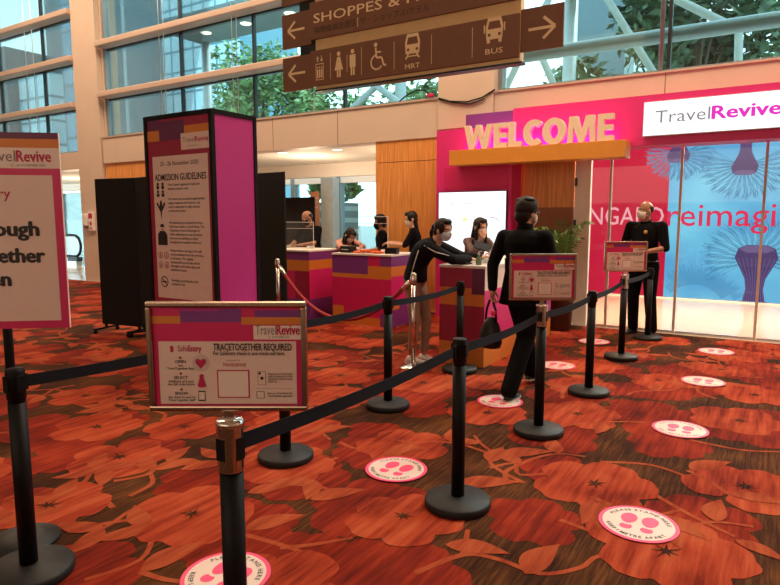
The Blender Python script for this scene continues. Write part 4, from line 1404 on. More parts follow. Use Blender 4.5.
# ================================================================== PEOPLE
import numpy as np
def rcone(mb, a, b, ra, rb, m):
    a, b = Vector(a), Vector(b)
    d = b - a
    L = max(d.length, 1e-4)
    q = d.to_track_quat('Z', 'Y').to_matrix().to_4x4()
    prof = []
    for i in range(5):
        t = -PI / 2 + PI / 2 * i / 4
        prof.append((max(0, ra * math.cos(t)) if i else 0, ra * math.sin(t)))
    for i in range(5):
        t = PI / 2 * i / 4
        prof.append((max(0, rb * math.cos(t)) if i < 4 else 0, L + rb * math.sin(t)))
    mb.lathe(prof, m, 14, T=Matrix.Translation(a) @ q)

class Figure:
    """shapes are fused by a voxel remesh into one continuous skin; each face takes the colour of the nearest shape"""
    def __init__(s):
        s.coarse, s.fine, s.loose = [], [], MB()
    def cone(s, a, b, ra, rb, m, fine=False):
        (s.fine if fine else s.coarse).append(('c', Vector(a), Vector(b), ra, rb, m))
    def ball(s, c, r, m, rot=None, fine=False):
        (s.fine if fine else s.coarse).append(('e', Vector(c), Vector(r), rot or Matrix.Identity(3), m))
    def loft(s, rings, m):
        s.coarse.append(('l', rings, m))
    def _mesh(s, shapes, vox, smooth):
        mb = MB()
        for h in shapes:
            if h[0] == 'c':
                rcone(mb, h[1], h[2], h[3], h[4], 'ink')
            elif h[0] == 'e':
                mb.ell((0, 0, 0), tuple(h[2]), 'ink', 18, 12, T=Matrix.Translation(h[1]) @ h[3].to_4x4())
            else:
                v, f, n = [], [], 20
                for c, L, F, rx, ry in h[1]:
                    for i in range(n):
                        t = 2 * PI * i / n
                        v.append(tuple(Vector(c) + L * rx * math.cos(t) + F * ry * math.sin(t)))
                k = len(h[1])
                for i in range(k - 1):
                    for j in range(n):
                        l = (j + 1) % n
                        f.append((i * n + j, i * n + l, i * n + n + l, i * n + n + j))
                f.append(list(range(n))[::-1]); f.append([(k - 1) * n + j for j in range(n)])
                mb.add(v, f, 'ink', True)
        o = mb.build('fusing')
        r = o.modifiers.new('r', 'REMESH'); r.mode = 'VOXEL'; r.voxel_size = vox
        sm = o.modifiers.new('s', 'SMOOTH'); sm.factor = .5; sm.iterations = smooth
        dg = bpy.context.evaluated_depsgraph_get()
        me = bpy.data.meshes.new_from_object(o.evaluated_get(dg))
        V = [tuple(v.co) for v in me.vertices]
        F = [list(p.vertices) for p in me.polygons]
        bpy.data.objects.remove(o)
        bpy.data.meshes.remove(me)
        C = np.array([np.mean([V[i] for i in f], axis=0) for f in F])
        best = np.full(len(F), 1e9); who = np.zeros(len(F), int)
        names = []
        def upd(d, m):
            if m not in names:
                names.append(m)
            k = names.index(m)
            w = d < best
            best[w] = d[w]; who[w] = k
        def seg(a, b, ra, rb):
            a, b = np.array(a), np.array(b)
            ab = b - a
            t = np.clip(((C - a) @ ab) / max(ab @ ab, 1e-9), 0, 1)
            return np.linalg.norm(C - (a + t[:, None] * ab), axis=1) - (ra + (rb - ra) * t)
        for h in shapes:
            if h[0] == 'c':
                upd(seg(h[1], h[2], h[3], h[4]), h[5])
            elif h[0] == 'e':
                q = (C - np.array(h[1])) @ np.array(h[3])
                rr = np.array(h[2])
                k = np.linalg.norm(q / rr, axis=1)
                upd((k - 1) * float(min(rr)) if True else k, h[4])
            else:
                for (c0, L, F0, rx, ry), (c1, _, _, rx1, ry1) in zip(h[1][:-1], h[1][1:]):
                    a, b = np.array(c0), np.array(c1)
                    ab = b - a
                    t = np.clip(((C - a) @ ab) / max(ab @ ab, 1e-9), 0, 1)
                    dlt = C - (a + t[:, None] * ab)
                    Ln, Fn = np.array(L), np.array(F0)
                    ex = (dlt @ Ln) / (rx + (rx1 - rx) * t); ey = (dlt @ Fn) / (ry + (ry1 - ry) * t)
                    ax = dlt @ (ab / np.linalg.norm(ab))
                    upd((np.sqrt(ex * ex + ey * ey) - 1) * min(ry, ry1) + np.abs(ax), h[2])
        return V, F, [names[i] for i in who]
    def build(s, name, parent, vox=.011, fvox=.0046):
        mb = MB()
        for shapes, vx, smo in ((s.coarse, vox, 4), (s.fine, fvox, 2)):
            if not shapes:
                continue
            V, F, W = s._mesh(shapes, vx, smo)
            o = len(mb.v)
            mb.v += V
            for f, m in zip(F, W):
                mb.f.append([o + i for i in f]); mb.m.append(mb.mi(m)); mb.sm.append(True)
        if s.loose.v:
            o = len(mb.v)
            mb.v += s.loose.v
            for f, k in zip(s.loose.f, s.loose.m):
                mb.f.append([o + i for i in f]); mb.m.append(mb.mi(s.loose.mats[k])); mb.sm.append(True)
        return mb.build(name, parent)

def quad(p0, p1, p2, t):
    return (1 - t) ** 2 * p0 + 2 * t * (1 - t) * p1 + t * t * p2

def person(label, loc, rz, pose, look):
    """pose: joints in the person's frame (x to their right, y ahead, z up). look: colours, hair, mask, build"""
    t = thing('person', label, 'person', (*loc, .0066), rz, None)
    F = Figure()
    g = lambda k, d=None: Vector(pose[k]) if k in pose else Vector(d)
    sk, top, low = look.get('skin', 'skin'), look['top'], look['low']
    bulk = look.get('bulk', 1.0)
    pel = g('pelvis', (0, 0, .93)); nb = g('neck', (0, -.01, 1.45)); hd = g('head', (0, .025, 1.60)); ch = g('chest', (pel + nb) / 2 + Vector((0, -.01, .03)))
    shR, shL = g('shR', (.175, -.01, 1.405)), g('shL', (-.175, -.01, 1.405))
    lat = (shR - shL).normalized()
    hipR, hipL = g('hipR', pel + Vector((.085, 0, -.03))), g('hipL', pel + Vector((-.085, 0, -.03)))
    rings = []
    prof = [(-.10, .145, .105), (.0, .165, .120), (.14, .155, .112), (.32, .142, .100), (.50, .155, .108), (.68, .170, .115), (.82, .165, .100), (.92, .120, .078), (1.0, .070, .062)]
    up0 = (ch - pel).normalized()
    split = look.get('hem', .06)
    for q, rx, ry in prof:
        c = quad(pel, ch * 2 - (pel + nb) / 2, nb, q) if q >= 0 else pel + up0 * q
        tn = (quad(pel, ch * 2 - (pel + nb) / 2, nb, min(1, q + .05)) - quad(pel, ch * 2 - (pel + nb) / 2, nb, max(0, q - .05))).normalized()
        fw = tn.cross(lat).normalized()
        k = bulk * (look.get('belly', 1.0) if .05 < q < .6 else 1)
        rings.append((c, lat, fw, rx * (bulk if q < .95 else 1), ry * (k if q < .95 else 1)))
    n0 = 2
    F.loft(rings[:n0 + 1] if not look.get('long_top') else rings[:2], low)
    F.loft(rings[n0:] if not look.get('long_top') else rings[1:], top)
    F.cone(shL + lat * .02, shR - lat * .02, .058 * bulk, .058 * bulk, top)
    # neck
    F.cone(nb - Vector((0, 0, .02)), nb.lerp(hd, .55), .056, .052, sk)
    # legs
    sleeve = look.get('leg_r', 1.0)
    for sd, hip in (('R', hipR), ('L', hipL)):
        kn = g('kn' + sd, (hip.x * 1.05, .02, .50)); an = g('an' + sd, (hip.x * 1.05, -.03, .095))
        F.cone(hip, kn, .088 * bulk * sleeve ** .5, .064 * sleeve, low)
        F.cone(kn, an + (kn - an) * (.10 if sleeve < 1.1 else -.04), .064 * sleeve, .050 * sleeve ** 1.6, low)
        F.cone(an + (kn - an) * .10, an, .036, .034, look.get('sock', low))
        toe = g('toe' + sd, tuple(an + Vector((0, .15, -.06))))
        m = MB()
        d = (toe - an); d.z = 0
        d = d.normalized() if d.length > .01 else Vector((0, 1, 0))
        heel = an + Vector((0, 0, -.055)) - d * .045
        tip = Vector((toe.x, toe.y, toe.z))
        Q = [heel, heel.lerp(tip, .35), heel.lerp(tip, .7), tip]
        vs = []
        n = 14
        sd_ = Vector((-d.y, d.x, 0))
        for i, (p, w, h) in enumerate(((heel - d * .028, .020, .025), (heel, .036, .068), (Q[1], .038, .060), (Q[2], .047, .040), (tip, .036, .030), (tip + d * .03, .016, .014))):
            for j in range(n):
                a_ = 2 * PI * j / n
                z = math.sin(a_)
                vs.append(tuple(p + sd_ * w * math.cos(a_) + Vector((0, 0, -.033 + (h * z + (h - .033) * 0 if z > 0 else .0) + .0))))
        lo = min(v[2] for v in vs)
        fs = []
        for i in range(5):
            for j in range(n):
                l = (j + 1) % n
                fs.append((i * n + j, i * n + l, i * n + n + l, i * n + n + j))
        fs.append(list(range(n))[::-1]); fs.append([5 * n + j for j in range(n)])
        ground = pose.get('lift' + sd, 0.0)
        vs = [(x, y, max(0.012 + ground, z)) for x, y, z in vs]
        m.add(vs, fs, look.get('shoe', 'shoe_b'), True)
        so = [(heel + d * (-.030) , .030), (heel, .040), (Q[1], .040), (Q[2], .050), (tip, .040), (tip + d * .034, .016)]
        v2 = []
        for p, w in so:
            for s_ in (-1, 1):
                v2.append((*(p + sd_ * w * s_).xy, ground)); v2.append((*(p + sd_ * w * s_).xy, ground + .014))
        f2 = []
        for i in range(5):
            b0 = i * 4
            f2 += [(b0, b0 + 2, b0 + 6, b0 + 4), (b0 + 1, b0 + 5, b0 + 7, b0 + 3), (b0, b0 + 4, b0 + 5, b0 + 1), (b0 + 2, b0 + 3, b0 + 7, b0 + 6)]
        f2 += [(0, 1, 3, 2), (20, 22, 23, 21)]
        m.add(v2, f2, look.get('sole', 'shoe_b'))
        m.build('shoe', t)
    # arms and hands
    hs = look.get('hand', 1.0)
    for sd, sh in (('R', shR), ('L', shL)):
        sg = 1 if sd == 'R' else -1
        el = g('el' + sd, (sg * .235, -.03, 1.12)); wr = g('wr' + sd, (sg * .235, .06, .885))
        ar = look.get('arm_r', 1.0)
        F.cone(sh, el, .056 * bulk * ar, .046 * ar, top)
        if look.get('short'):
            F.cone(sh.lerp(el, .78), el, .040, .038, sk)
            F.cone(el, wr, .040, .028, sk)
        else:
            F.cone(el, el.lerp(wr, .93), .046 * ar, .037 * ar, top)
            F.cone(el.lerp(wr, .9), wr, .027, .026, sk)
        d = g('hd' + sd, tuple((wr - el).normalized())).normalized()
        n = g('pn' + sd, (-sg, 0, 0))
        n = (n - d * n.dot(d)).normalized()
        th = n.cross(d) * (-sg if True else 1)
        th = g('th' + sd, tuple(th)) if ('th' + sd) in pose else th
        th = (th - d * th.dot(d) - n * th.dot(n)).normalized()
        P = lambda x, y, z: wr + (th * x + d * y + n * z) * hs
        rot = Matrix((th, d, n)).transposed()
        F.ball(P(0, .045, 0), (.040 * hs, .054 * hs, .017 * hs), sk, rot, True)
        F.cone(wr - d * .03, P(0, .02, 0), .026, .024, sk, True)
        cu = pose.get('curl' + sd, .35)
        for x0, ln in ((.031, .068), (.0105, .077), (-.0105, .071), (-.031, .055)):
            p = Vector((x0, .085 - abs(x0) * .12, 0)); a_ = cu * .6
            for k, fr_ in enumerate((.46, .30, .24)):
                q = p + Vector((x0 * .10, math.cos(a_) * ln * fr_, math.sin(a_) * ln * fr_))
                F.cone(P(*p), P(*q), (.0084 - .0008 * k) * hs, (.0078 - .0008 * k) * hs, sk, True)
                p = q; a_ += cu
        p = Vector((.030, .020, .004)); q = Vector((.056, .050, .014)); q2 = Vector((.062, .078, .024))
        F.cone(P(*p), P(*q), .0125 * hs, .0105 * hs, sk, True); F.cone(P(*q), P(*q2), .0100 * hs, .0080 * hs, sk, True)
    # head
    hr = Euler(pose.get('hrot', (0, 0, 0)), 'ZXY' if False else 'XYZ').to_matrix()
    hr = Matrix.Rotation(pose.get('hrot', (0, 0, 0))[2], 3, 'Z') @ Matrix.Rotation(pose.get('hrot', (0, 0, 0))[0], 3, 'X') @ Matrix.Rotation(pose.get('hrot', (0, 0, 0))[1], 3, 'Y')
    k = look.get('headk', 1.0)
    H = lambda x, y, z: hd + hr @ Vector((x * k, y * k, z * k))
    e_ = lambda c, r, m: F.ball(H(*c), tuple(v * k for v in r), m, hr, True)
    e_((0, -.012, .022), (.075, .094, .092), sk)
    e_((0, .014, -.035), (.061, .076, .084), sk)
    e_((0, .044, -.098), (.032, .034, .026), sk)
    F.cone(H(0, .084, 0), H(0, .103, -.040), .010 * k, .015 * k, sk, True)
    F.cone(H(-.034, .074, .020), H(.034, .074, .020), .013 * k, .013 * k, sk, True)
    for s_ in (-1, 1):
        e_((s_ * .075, -.010, -.018), (.012, .022, .033), sk)
    e_((0, .080, -.072), (.024, .013, .009), 'lip')
    F.cone(nb.lerp(hd, .1), H(0, -.015, -.05), .054, .054, sk, True)
    for s_ in (-1, 1):
        T = Matrix.Translation(H(s_ * .030, .077, -.002)) @ hr.to_4x4()
        F.loose.ell((0, 0, 0), (.0135 * k, .010 * k, .0075 * k), 'eye_w', 10, 8, T)
        T = Matrix.Translation(H(s_ * .030, .0845, -.002)) @ hr.to_4x4()
        F.loose.ell((0, 0, 0), (.0062 * k, .0045 * k, .0062 * k), 'ink', 8, 6, T)
        a0, a1 = H(s_ * .014, .087, .019), H(s_ * .048, .076, .020)
        F.loose.tube([a0, a0.lerp(a1, .5) + hr @ Vector((0, .003, .005)), a1], .0034 * k, 'hair', 5)
    F.build('body', t, look.get('vox', .011), look.get('fvox', .0046))
    T = Matrix.Translation(hd) @ hr.to_4x4() @ Matrix.Scale(k, 4)
    hair = look.get('hair')
    if hair:
        m = MB()
        if hair == 'short':
            m.ell((0, -.014, .036), (.090, .108, .106), 'hair', 32, 24, T, lambda x, y, z: not (y > .045 and z < .070) and not (z < -.045) and not (z < -.005 and y > .0))
            m.ell((0, .036, .082), (.066, .050, .046), 'hair', 18, 10, T)
            m.ell((0, -.056, -.028), (.078, .060, .078), 'hair', 18, 12, T)
            for s_ in (-1, 1):
                m.ell((s_ * .062, -.012, .018), (.028, .052, .050), 'hair', 12, 10, T)
            m.ell((.03, -.02, .105), (.052, .066, .030), 'hair', 14, 10, T); m.ell((-.035, -.03, .100), (.050, .066, .032), 'hair', 14, 10, T)
        elif hair == 'stubble':
            m.ell((0, -.016, .020), (.0775, .0945, .093), 'hair', 28, 20, T, lambda x, y, z: y < -.012 and z < .045 and z > -.07)
        elif hair in ('long', 'tied', 'bob'):
            m.ell((0, -.014, .026), (.085, .104, .100), 'hair', 30, 22, T, lambda x, y, z: not (y > .035 and z < .062 + .0 * abs(x)) and not (z < -.075))
            m.ell((0, .046, .086), (.058, .040, .036), 'hair', 18, 10, T)
            for s_ in (-1, 1):
                m.ell((s_ * .066, .022, .020), (.020, .042, .062), 'hair', 12, 10, T)
            m.ell((0, -.058, -.03), (.076, .050, .075), 'hair', 18, 12, T)
            if hair == 'long':
                L = look.get('hair_len', .42)
                ring = []
                for i in range(9):
                    q = i / 8
                    ring.append((-.050 - .035 * math.sin(q * PI * .6), -.01 - L * q, .080 + .018 * math.sin(q * PI) - .028 * q, .048 - .016 * q))
                v, f, n = [], [], 16
                for y, z, rx, ry in ring:
                    for j in range(n):
                        a_ = 2 * PI * j / n
                        v.append((rx * math.cos(a_), y + ry * math.sin(a_), z))
                for i in range(8):
                    for j in range(n):
                        l = (j + 1) % n
                        f.append((i * n + l, i * n + j, i * n + n + j, i * n + n + l))
                f.append([8 * n + j for j in range(n)])
                T2 = Matrix.Translation(hd) @ Matrix.Rotation(pose.get('hrot', (0, 0, 0))[2], 4, 'Z') @ Matrix.Rotation(pose.get('hrot', (0, 0, 0))[0] * .35, 4, 'X') @ Matrix.Scale(k, 4)
                m.add(v, f, 'hair', True, T2)
                for s_ in (-1, 1):
                    if look.get('locks'):
                        m.tube([T @ Vector((s_ * .070, .02, .03)), T @ Vector((s_ * .082, .025, -.06)), T2 @ Vector((s_ * .085, .03, -.17)), T2 @ Vector((s_ * .075, .04, -.27))], .02, 'hair', 8, radii=[.018 * k, .024 * k, .024 * k, .010 * k])
            if hair == 'tied':
                m.ell((0, -.125, .010), (.034, .036, .036), 'hair', 14, 10, T)
                m.tube([T @ Vector((0, -.13, .01)), T @ Vector((0, -.16, -.06)), T @ Vector((0, -.145, -.17))], .02, 'hair', 8, radii=[.026 * k, .024 * k, .008 * k])
        m.build('hair', t)
    if look.get('mask'):
        m = MB()
        m.ell((0, .016, -.052), (.071, .093, .080), look['mask'], 30, 22, T, lambda x, y, z: y > .030 and -.122 < z < -.012 - .12 * max(0, abs(x) - .012))
        m.ell((0, .094, -.030), (.020, .018, .022), look['mask'], 14, 10, T)
        for s_ in (-1, 1):
            for z in (-.03, -.09):
                m.tube([T @ Vector((s_ * .056, .062, z)), T @ Vector((s_ * .077, .02, z * .7 - .006)), T @ Vector((s_ * .079, -.018, -.018))], .0022, look['mask'], 5)
        m.build('face_mask', t)
    return t, T

# the walking person in black
t, T = person('person in a black suit walking away with a handbag in the left hand', (-1.85, 5.16), R(-4), dict(
    pelvis=(0, 0, .95), neck=(0, -.005, 1.445), head=(.005, .025, 1.600), hrot=(R(-3), 0, R(-20)), chest=(0, -.025, 1.25),
    shR=(.190, -.01, 1.385), shL=(-.190, -.01, 1.385), elL=(-.265, -.075, 1.14), wrL=(-.235, -.13, .925), hdL=(-.02, .02, -1), pnL=(1, 0, 0), curlL=1.0,
    elR=(.262, .02, 1.16), wrR=(.19, .22, 1.05), hdR=(-.3, .8, .1), pnR=(-1, 0, 0), curlR=.5,
    hipR=(.085, -.02, .92), hipL=(-.085, .02, .92), knR=(.06, -.06, .51), anR=(.03, -.30, .105), toeR=(.03, -.15, .035), knL=(-.09, .24, .53), anL=(-.06, .36, .12), toeL=(-.06, .51, .075), liftL=.03),
    dict(top='cl_blk', low='cl_blk', hair='short', mask='mask_w', shoe='shoe_b', sole='shoe_w', bulk=1.06, leg_r=1.28, arm_r=1.16, hand=1.0, sock='cl_blk', long_top=True))
m = MB()
v, f, n = [], [], 24
for z, rx, ry in ((1.20, .172, .128), (1.08, .168, .122), (.95, .190, .142), (.80, .215, .165), (.80, .205, .155)):
    for j in range(n):
        a_ = 2 * PI * j / n
        v.append((rx * math.cos(a_), ry * math.sin(a_) - .01, z))
for i in range(4):
    for j in range(n):
        l = (j + 1) % n
        f.append((i * n + l, i * n + j, i * n + n + j, i * n + n + l))
m.add(v, f, 'cl_blk', True); m.build('jacket_skirt', t)
m = MB()
v, f, n = [], [], 20
for z, r_ in ((1.425, .078), (1.47, .070), (1.50, .062), (1.50, .058)):
    for j in range(n):
        a_ = 2 * PI * j / n
        v.append((r_ * math.cos(a_), r_ * math.sin(a_) + .002, z + .012 * -math.sin(a_)))
for i in range(3):
    for j in range(n):
        l = (j + 1) % n
        f.append((i * n + j, i * n + l, i * n + n + l, i * n + n + j))
m.add(v, f, 'cl_blk', True); m.build('collar', t)
m = MB()
for s_ in (-1, 1):
    m.tube([T @ Vector((s_ * .075, -.01, .002)), T @ Vector((s_ * .074, .07, .006)), T @ Vector((s_ * .055, .094, .004))], .0022, 'ink_g', 6)
    m.tube([T @ Vector((s_ * .033 + .024 * math.cos(2 * PI * i / 14), .098, -.002 + .019 * math.sin(2 * PI * i / 14))) for i in range(14)], .0018, 'ink_g', 5, True)
m.build('glasses', t)

# the bag in that hand
t = thing('handbag', 'black leather handbag hanging from the hand of the walking person', 'bag', (-2.100, 5.040, 0), R(-10))
m = MB()
v, f, n = [], [], 20
prof = ((.405, .07, .05), (.41, .12, .075), (.46, .150, .085), (.54, .142, .078), (.62, .105, .058), (.675, .055, .030), (.685, .030, .018))
for z, rx, ry in prof:
    for j in range(n):
        a_ = 2 * PI * j / n
        w = 1 + .05 * math.sin(5 * a_ + z * 30)
        v.append((rx * w * .72 * math.cos(a_), ry * w * math.sin(a_), z))
for i in range(len(prof) - 1):
    for j in range(n):
        l = (j + 1) % n
        f.append((i * n + j, i * n + l, i * n + n + l, i * n + n + j))
f.append(list(range(n))[::-1]); f.append([(len(prof) - 1) * n + j for j in range(n)])
m.add(v, f, 'leather', True); m.build('bag_body', t)
for s_ in (-1, 1):
    m = MB(); m.tube([(s_ * .055, 0, .655), (s_ * .045, 0, .75), (s_ * .018, 0, .83), (0, 0, .85)], .011, 'leather', 8); m.build('strap', t)
m = MB(); m.lathe([(.020, .70), (.028, .715), (.028, .735), (.020, .75)], 'st_p', 14, c=(.03, 0, 0)); m.build('pink_charm', t)

# the leaning attendant
t, T = person('person in dark jacket and blue mask leaning over the near counter beside a rope post', (-3.20, 5.72), R(-80), dict(
    pelvis=(0, -.06, .88), neck=(-.03, .155, 1.298), head=(-.03, .240, 1.434), hrot=(R(-8), 0, R(-20)), chest=(-.01, -.005, 1.14),
    shR=(.13, .11, 1.255), shL=(-.185, .13, 1.255), elR=(.06, .37, 1.125), wrR=(-.17, .49, 1.12), hdR=(-.8, .55, -.05), pnR=(0, 0, -1), curlR=.35, thR=(.4, .8, .2),
    elL=(-.25, .38, 1.14), wrL=(-.26, .59, 1.14), hdL=(-.1, 1, 0.05), pnL=(0, 0, -1), curlL=.35, thL=(1, 0, .1),
    hipR=(.085, -.06, .85), hipL=(-.085, -.06, .85), knR=(.10, -.03, .47), anR=(.10, -.06, .10), knL=(-.05, .05, .47), anL=(-.04, .03, .10)),
    dict(top='cl_navy', low='cl_beige', hair='tied', mask='mask_b', shoe='shoe_w', sole='shoe_w', bulk=1.04, arm_r=1.22, hand=.92, headk=.96, long_top=True, leg_r=.95, sock='skin'))
m = MB()
m.tube([(.195, .105, 1.270), (.175, .22, 1.205), (.118, .35, 1.168)], .005, 'lt_grey', 5)
m.tube([(.158, .03, 1.22), (.172, -.02, 1.05), (.175, -.055, .92)], .005, 'lt_grey', 5)
m.build('white_piping', t)

# attendant with the hand at the face
t, T = person('person in dark patterned top behind the near counter with hand raised to face', (-3.33, 7.42), R(-125), dict(
    pelvis=(0, -.04, .88), neck=(0, .06, 1.30), head=(0, .115, 1.445), hrot=(R(-12), 0, R(12)), chest=(0, -.02, 1.12),
    shR=(.155, .04, 1.255), shL=(-.155, .04, 1.255), elR=(.19, .24, 1.12), wrR=(.06, .27, 1.30), hdR=(-.35, .05, .9), pnR=(0, -1, .2), curlR=.7,
    elL=(-.20, .22, 1.10), wrL=(-.03, .36, 1.12), hdL=(.8, .5, 0), pnL=(0, 0, -1), curlL=.3,
    hipR=(.085, -.04, .85), hipL=(-.085, -.04, .85)),
    dict(top='cl_pat', low='cl_blk', hair='long', hair_len=.30, locks=True, mask='mask_w', bulk=.92, hand=.92, headk=.96))

# the guard
t, T = person('person in black polo and white mask standing guard by the glass doors', (-1.46, 8.70), R(160), dict(
    pelvis=(0, 0, .96), neck=(0, -.005, 1.50), head=(0, .03, 1.655), hrot=(R(2), 0, R(-26)), chest=(0, -.005, 1.26),
    shR=(.215, -.01, 1.445), shL=(-.215, -.01, 1.445), elR=(.295, .02, 1.17), wrR=(.075, .235, 1.125), hdR=(-.92, .2, -.1), pnR=(0, -1, 0), curlR=.5,
    elL=(-.295, .02, 1.17), wrL=(-.085, .255, 1.105), hdL=(.92, .1, .05), pnL=(0, -1, 0), curlL=.5,
    hipR=(.095, 0, .93), hipL=(-.095, 0, .93), knR=(.12, .02, .51), anR=(.135, -.03, .10), knL=(-.12, .02, .51), anL=(-.135, -.03, .10), toeR=(.175, .12, .035), toeL=(-.175, .12, .035)),
    dict(top='cl_blk', low='cl_blk', skin='skin_d', hair='stubble', mask='mask_w', bulk=1.16, belly=1.22, short=True, leg_r=1.22, arm_r=1.16, vox=.012))
m = MB()
m.ell((-.085, .150, 1.375), (.026, .014, .026), mat('gold_badge', (.62, .36, .06), .4), 14, 10)
m.build('chest_badge', t)
m = MB(); m.tube([(.06 * math.cos(a_), -.002 + .062 * math.sin(a_), 1.515 + .02 * -math.sin(a_)) for a_ in [2 * PI * i / 18 for i in range(18)]], .014, 'cl_blk', 8, True); m.build('collar', t)
m = MB(); m.tube([(.178 * math.cos(a_), .135 * math.sin(a_), .985) for a_ in [2 * PI * i / 24 for i in range(24)]], .018, 'leather', 6, True); m.build('belt', t)

# attendants behind the far counters
t, T = person('bald person in dark top and black mask working behind the far counter', (-6.86, 8.38), R(176), dict(
    pelvis=(0, -.02, .93), neck=(.0, .07, 1.42), head=(0, .125, 1.565), hrot=(R(-24), 0, R(-22)), chest=(0, .0, 1.20),
    shR=(.20, .05, 1.37), shL=(-.20, .05, 1.37), elR=(.27, .16, 1.14), wrR=(.13, .38, 1.105), hdR=(-.3, .9, -.08), pnR=(0, 0, -1), curlR=.4,
    elL=(-.27, .16, 1.14), wrL=(-.08, .40, 1.105), hdL=(.3, .9, -.08), pnL=(0, 0, -1), curlL=.4),
    dict(top='cl_blk', low='cl_blk', skin='skin_d', hair='stubble', mask='cl_blk', bulk=1.10, short=True, vox=.013, fvox=.0055))
t, T = person('person in dusty pink top bent down writing on the middle counter', (-6.10, 8.26), R(-118), dict(
    pelvis=(0, -.14, .86), neck=(0, .17, 1.19), head=(0, .255, 1.285), hrot=(R(-46), 0, R(14)), chest=(0, .02, 1.08),
    shR=(.155, .13, 1.16), shL=(-.155, .13, 1.16), elR=(.21, .34, 1.09), wrR=(.05, .50, 1.085), hdR=(-.3, .9, -.05), pnR=(0, 0, -1), curlR=.5,
    elL=(-.22, .30, 1.09), wrL=(-.08, .47, 1.085), hdL=(.5, .8, -.05), pnL=(0, 0, -1), curlL=.3,
    hipR=(.085, -.14, .84), hipL=(-.085, -.14, .84)),
    dict(top='cl_pink', low='cl_beige', hair='long', hair_len=.34, locks=True, mask='mask_w', bulk=.92, hand=.92, headk=.97, vox=.013, fvox=.0055))
t, T = person('person with black mask and black top standing behind the middle counter', (-5.60, 8.66), R(122), dict(
    pelvis=(0, 0, .88), neck=(0, 0, 1.345), head=(0, .03, 1.49), hrot=(R(-8), 0, R(6)), chest=(0, -.01, 1.14),
    shR=(.175, 0, 1.305), shL=(-.175, 0, 1.305), elR=(.23, .02, 1.05), wrR=(.20, .24, 1.0), elL=(-.23, .02, 1.05), wrL=(-.19, .24, 1.02),
    hipR=(.085, 0, .85), hipL=(-.085, 0, .85)),
    dict(top='cl_blk', low='cl_blk', skin='skin_d', hair='short', mask='cl_blk', bulk=1.0, short=True, vox=.013, fvox=.0055))
t, T = person('person with long black hair in black reaching over the end of the middle counter', (-4.84, 8.42), R(118), dict(
    pelvis=(0, -.02, .90), neck=(0, .01, 1.40), head=(0, .045, 1.55), hrot=(R(-14), 0, R(12)), chest=(0, -.02, 1.17),
    shR=(.165, .0, 1.355), shL=(-.165, .0, 1.355), elR=(.21, .12, 1.14), wrR=(.12, .36, 1.17), hdR=(-.2, .95, .0), pnR=(0, 0, -1), curlR=.5,
    elL=(-.21, .13, 1.14), wrL=(-.10, .37, 1.16), hdL=(.3, .9, 0), pnL=(0, 0, -1), curlL=.5,
    hipR=(.085, -.02, .87), hipL=(-.085, -.02, .87)),
    dict(top='cl_blk', low='cl_blk', hair='long', hair_len=.46, mask='mask_w', bulk=.95, short=True, hand=.92, headk=.97, vox=.013, fvox=.0055))

# ---- palm by the door
t = thing('potted_palm', 'green potted palm with arching fronds in front of the wooden door panel', 'plant', (-2.50, 8.47, 0), 0)
m = MB(); m.lathe([(.13, .0024), (.15, .02), (.19, .44), (.205, .46), (.205, .50), (.175, .50), (.165, .45), (0, .45)], 'pot', 28); m.build('planter', t)
m = MB()
g = random.Random(5)
fr = MB()
for i in range(17):
    az = 2 * PI * i / 17 + g.uniform(-.2, .2)
    L = g.uniform(.42, .56); rise = g.uniform(.95, 1.45)
    pts = []
    for k in range(9):
        q = k / 8
        rr_ = L * .72 * q ** 1.15 * (.55 if i % 3 == 0 else 1)
        pts.append(Vector((rr_ * math.cos(az), rr_ * math.sin(az), .45 + rise * (1.55 * q - .80 * q * q))))
    m.tube(pts, .006, 'palm', 5, radii=[.009 * (1 - .8 * k / 8) for k in range(9)])
    for k in range(16):
        q = .25 + .73 * k / 15
        f_ = q * 8; j = min(int(f_), 7)
        p = pts[j].lerp(pts[j + 1], f_ - j)
        tn = (pts[j + 1] - pts[j]).normalized()
        sd_ = tn.cross(Vector((0, 0, 1))).normalized()
        for s_ in (-1, 1):
            ln = .20 * (1 - .45 * q) * g.uniform(.85, 1.1)
            dd = (tn * .75 + sd_ * s_ * .85 - Vector((0, 0, .25))).normalized()
            w = tn.cross(dd).cross(dd).normalized() * .009
            e1 = p + dd * ln * .5 + Vector((0, 0, .01)); e2 = p + dd * ln - Vector((0, 0, .03))
            fr.add([p, e1 + w, e2, e1 - w], [(0, 1, 2, 3)], 'palm')
m.build('frond_stem', t)
fr.build('fronds', t)

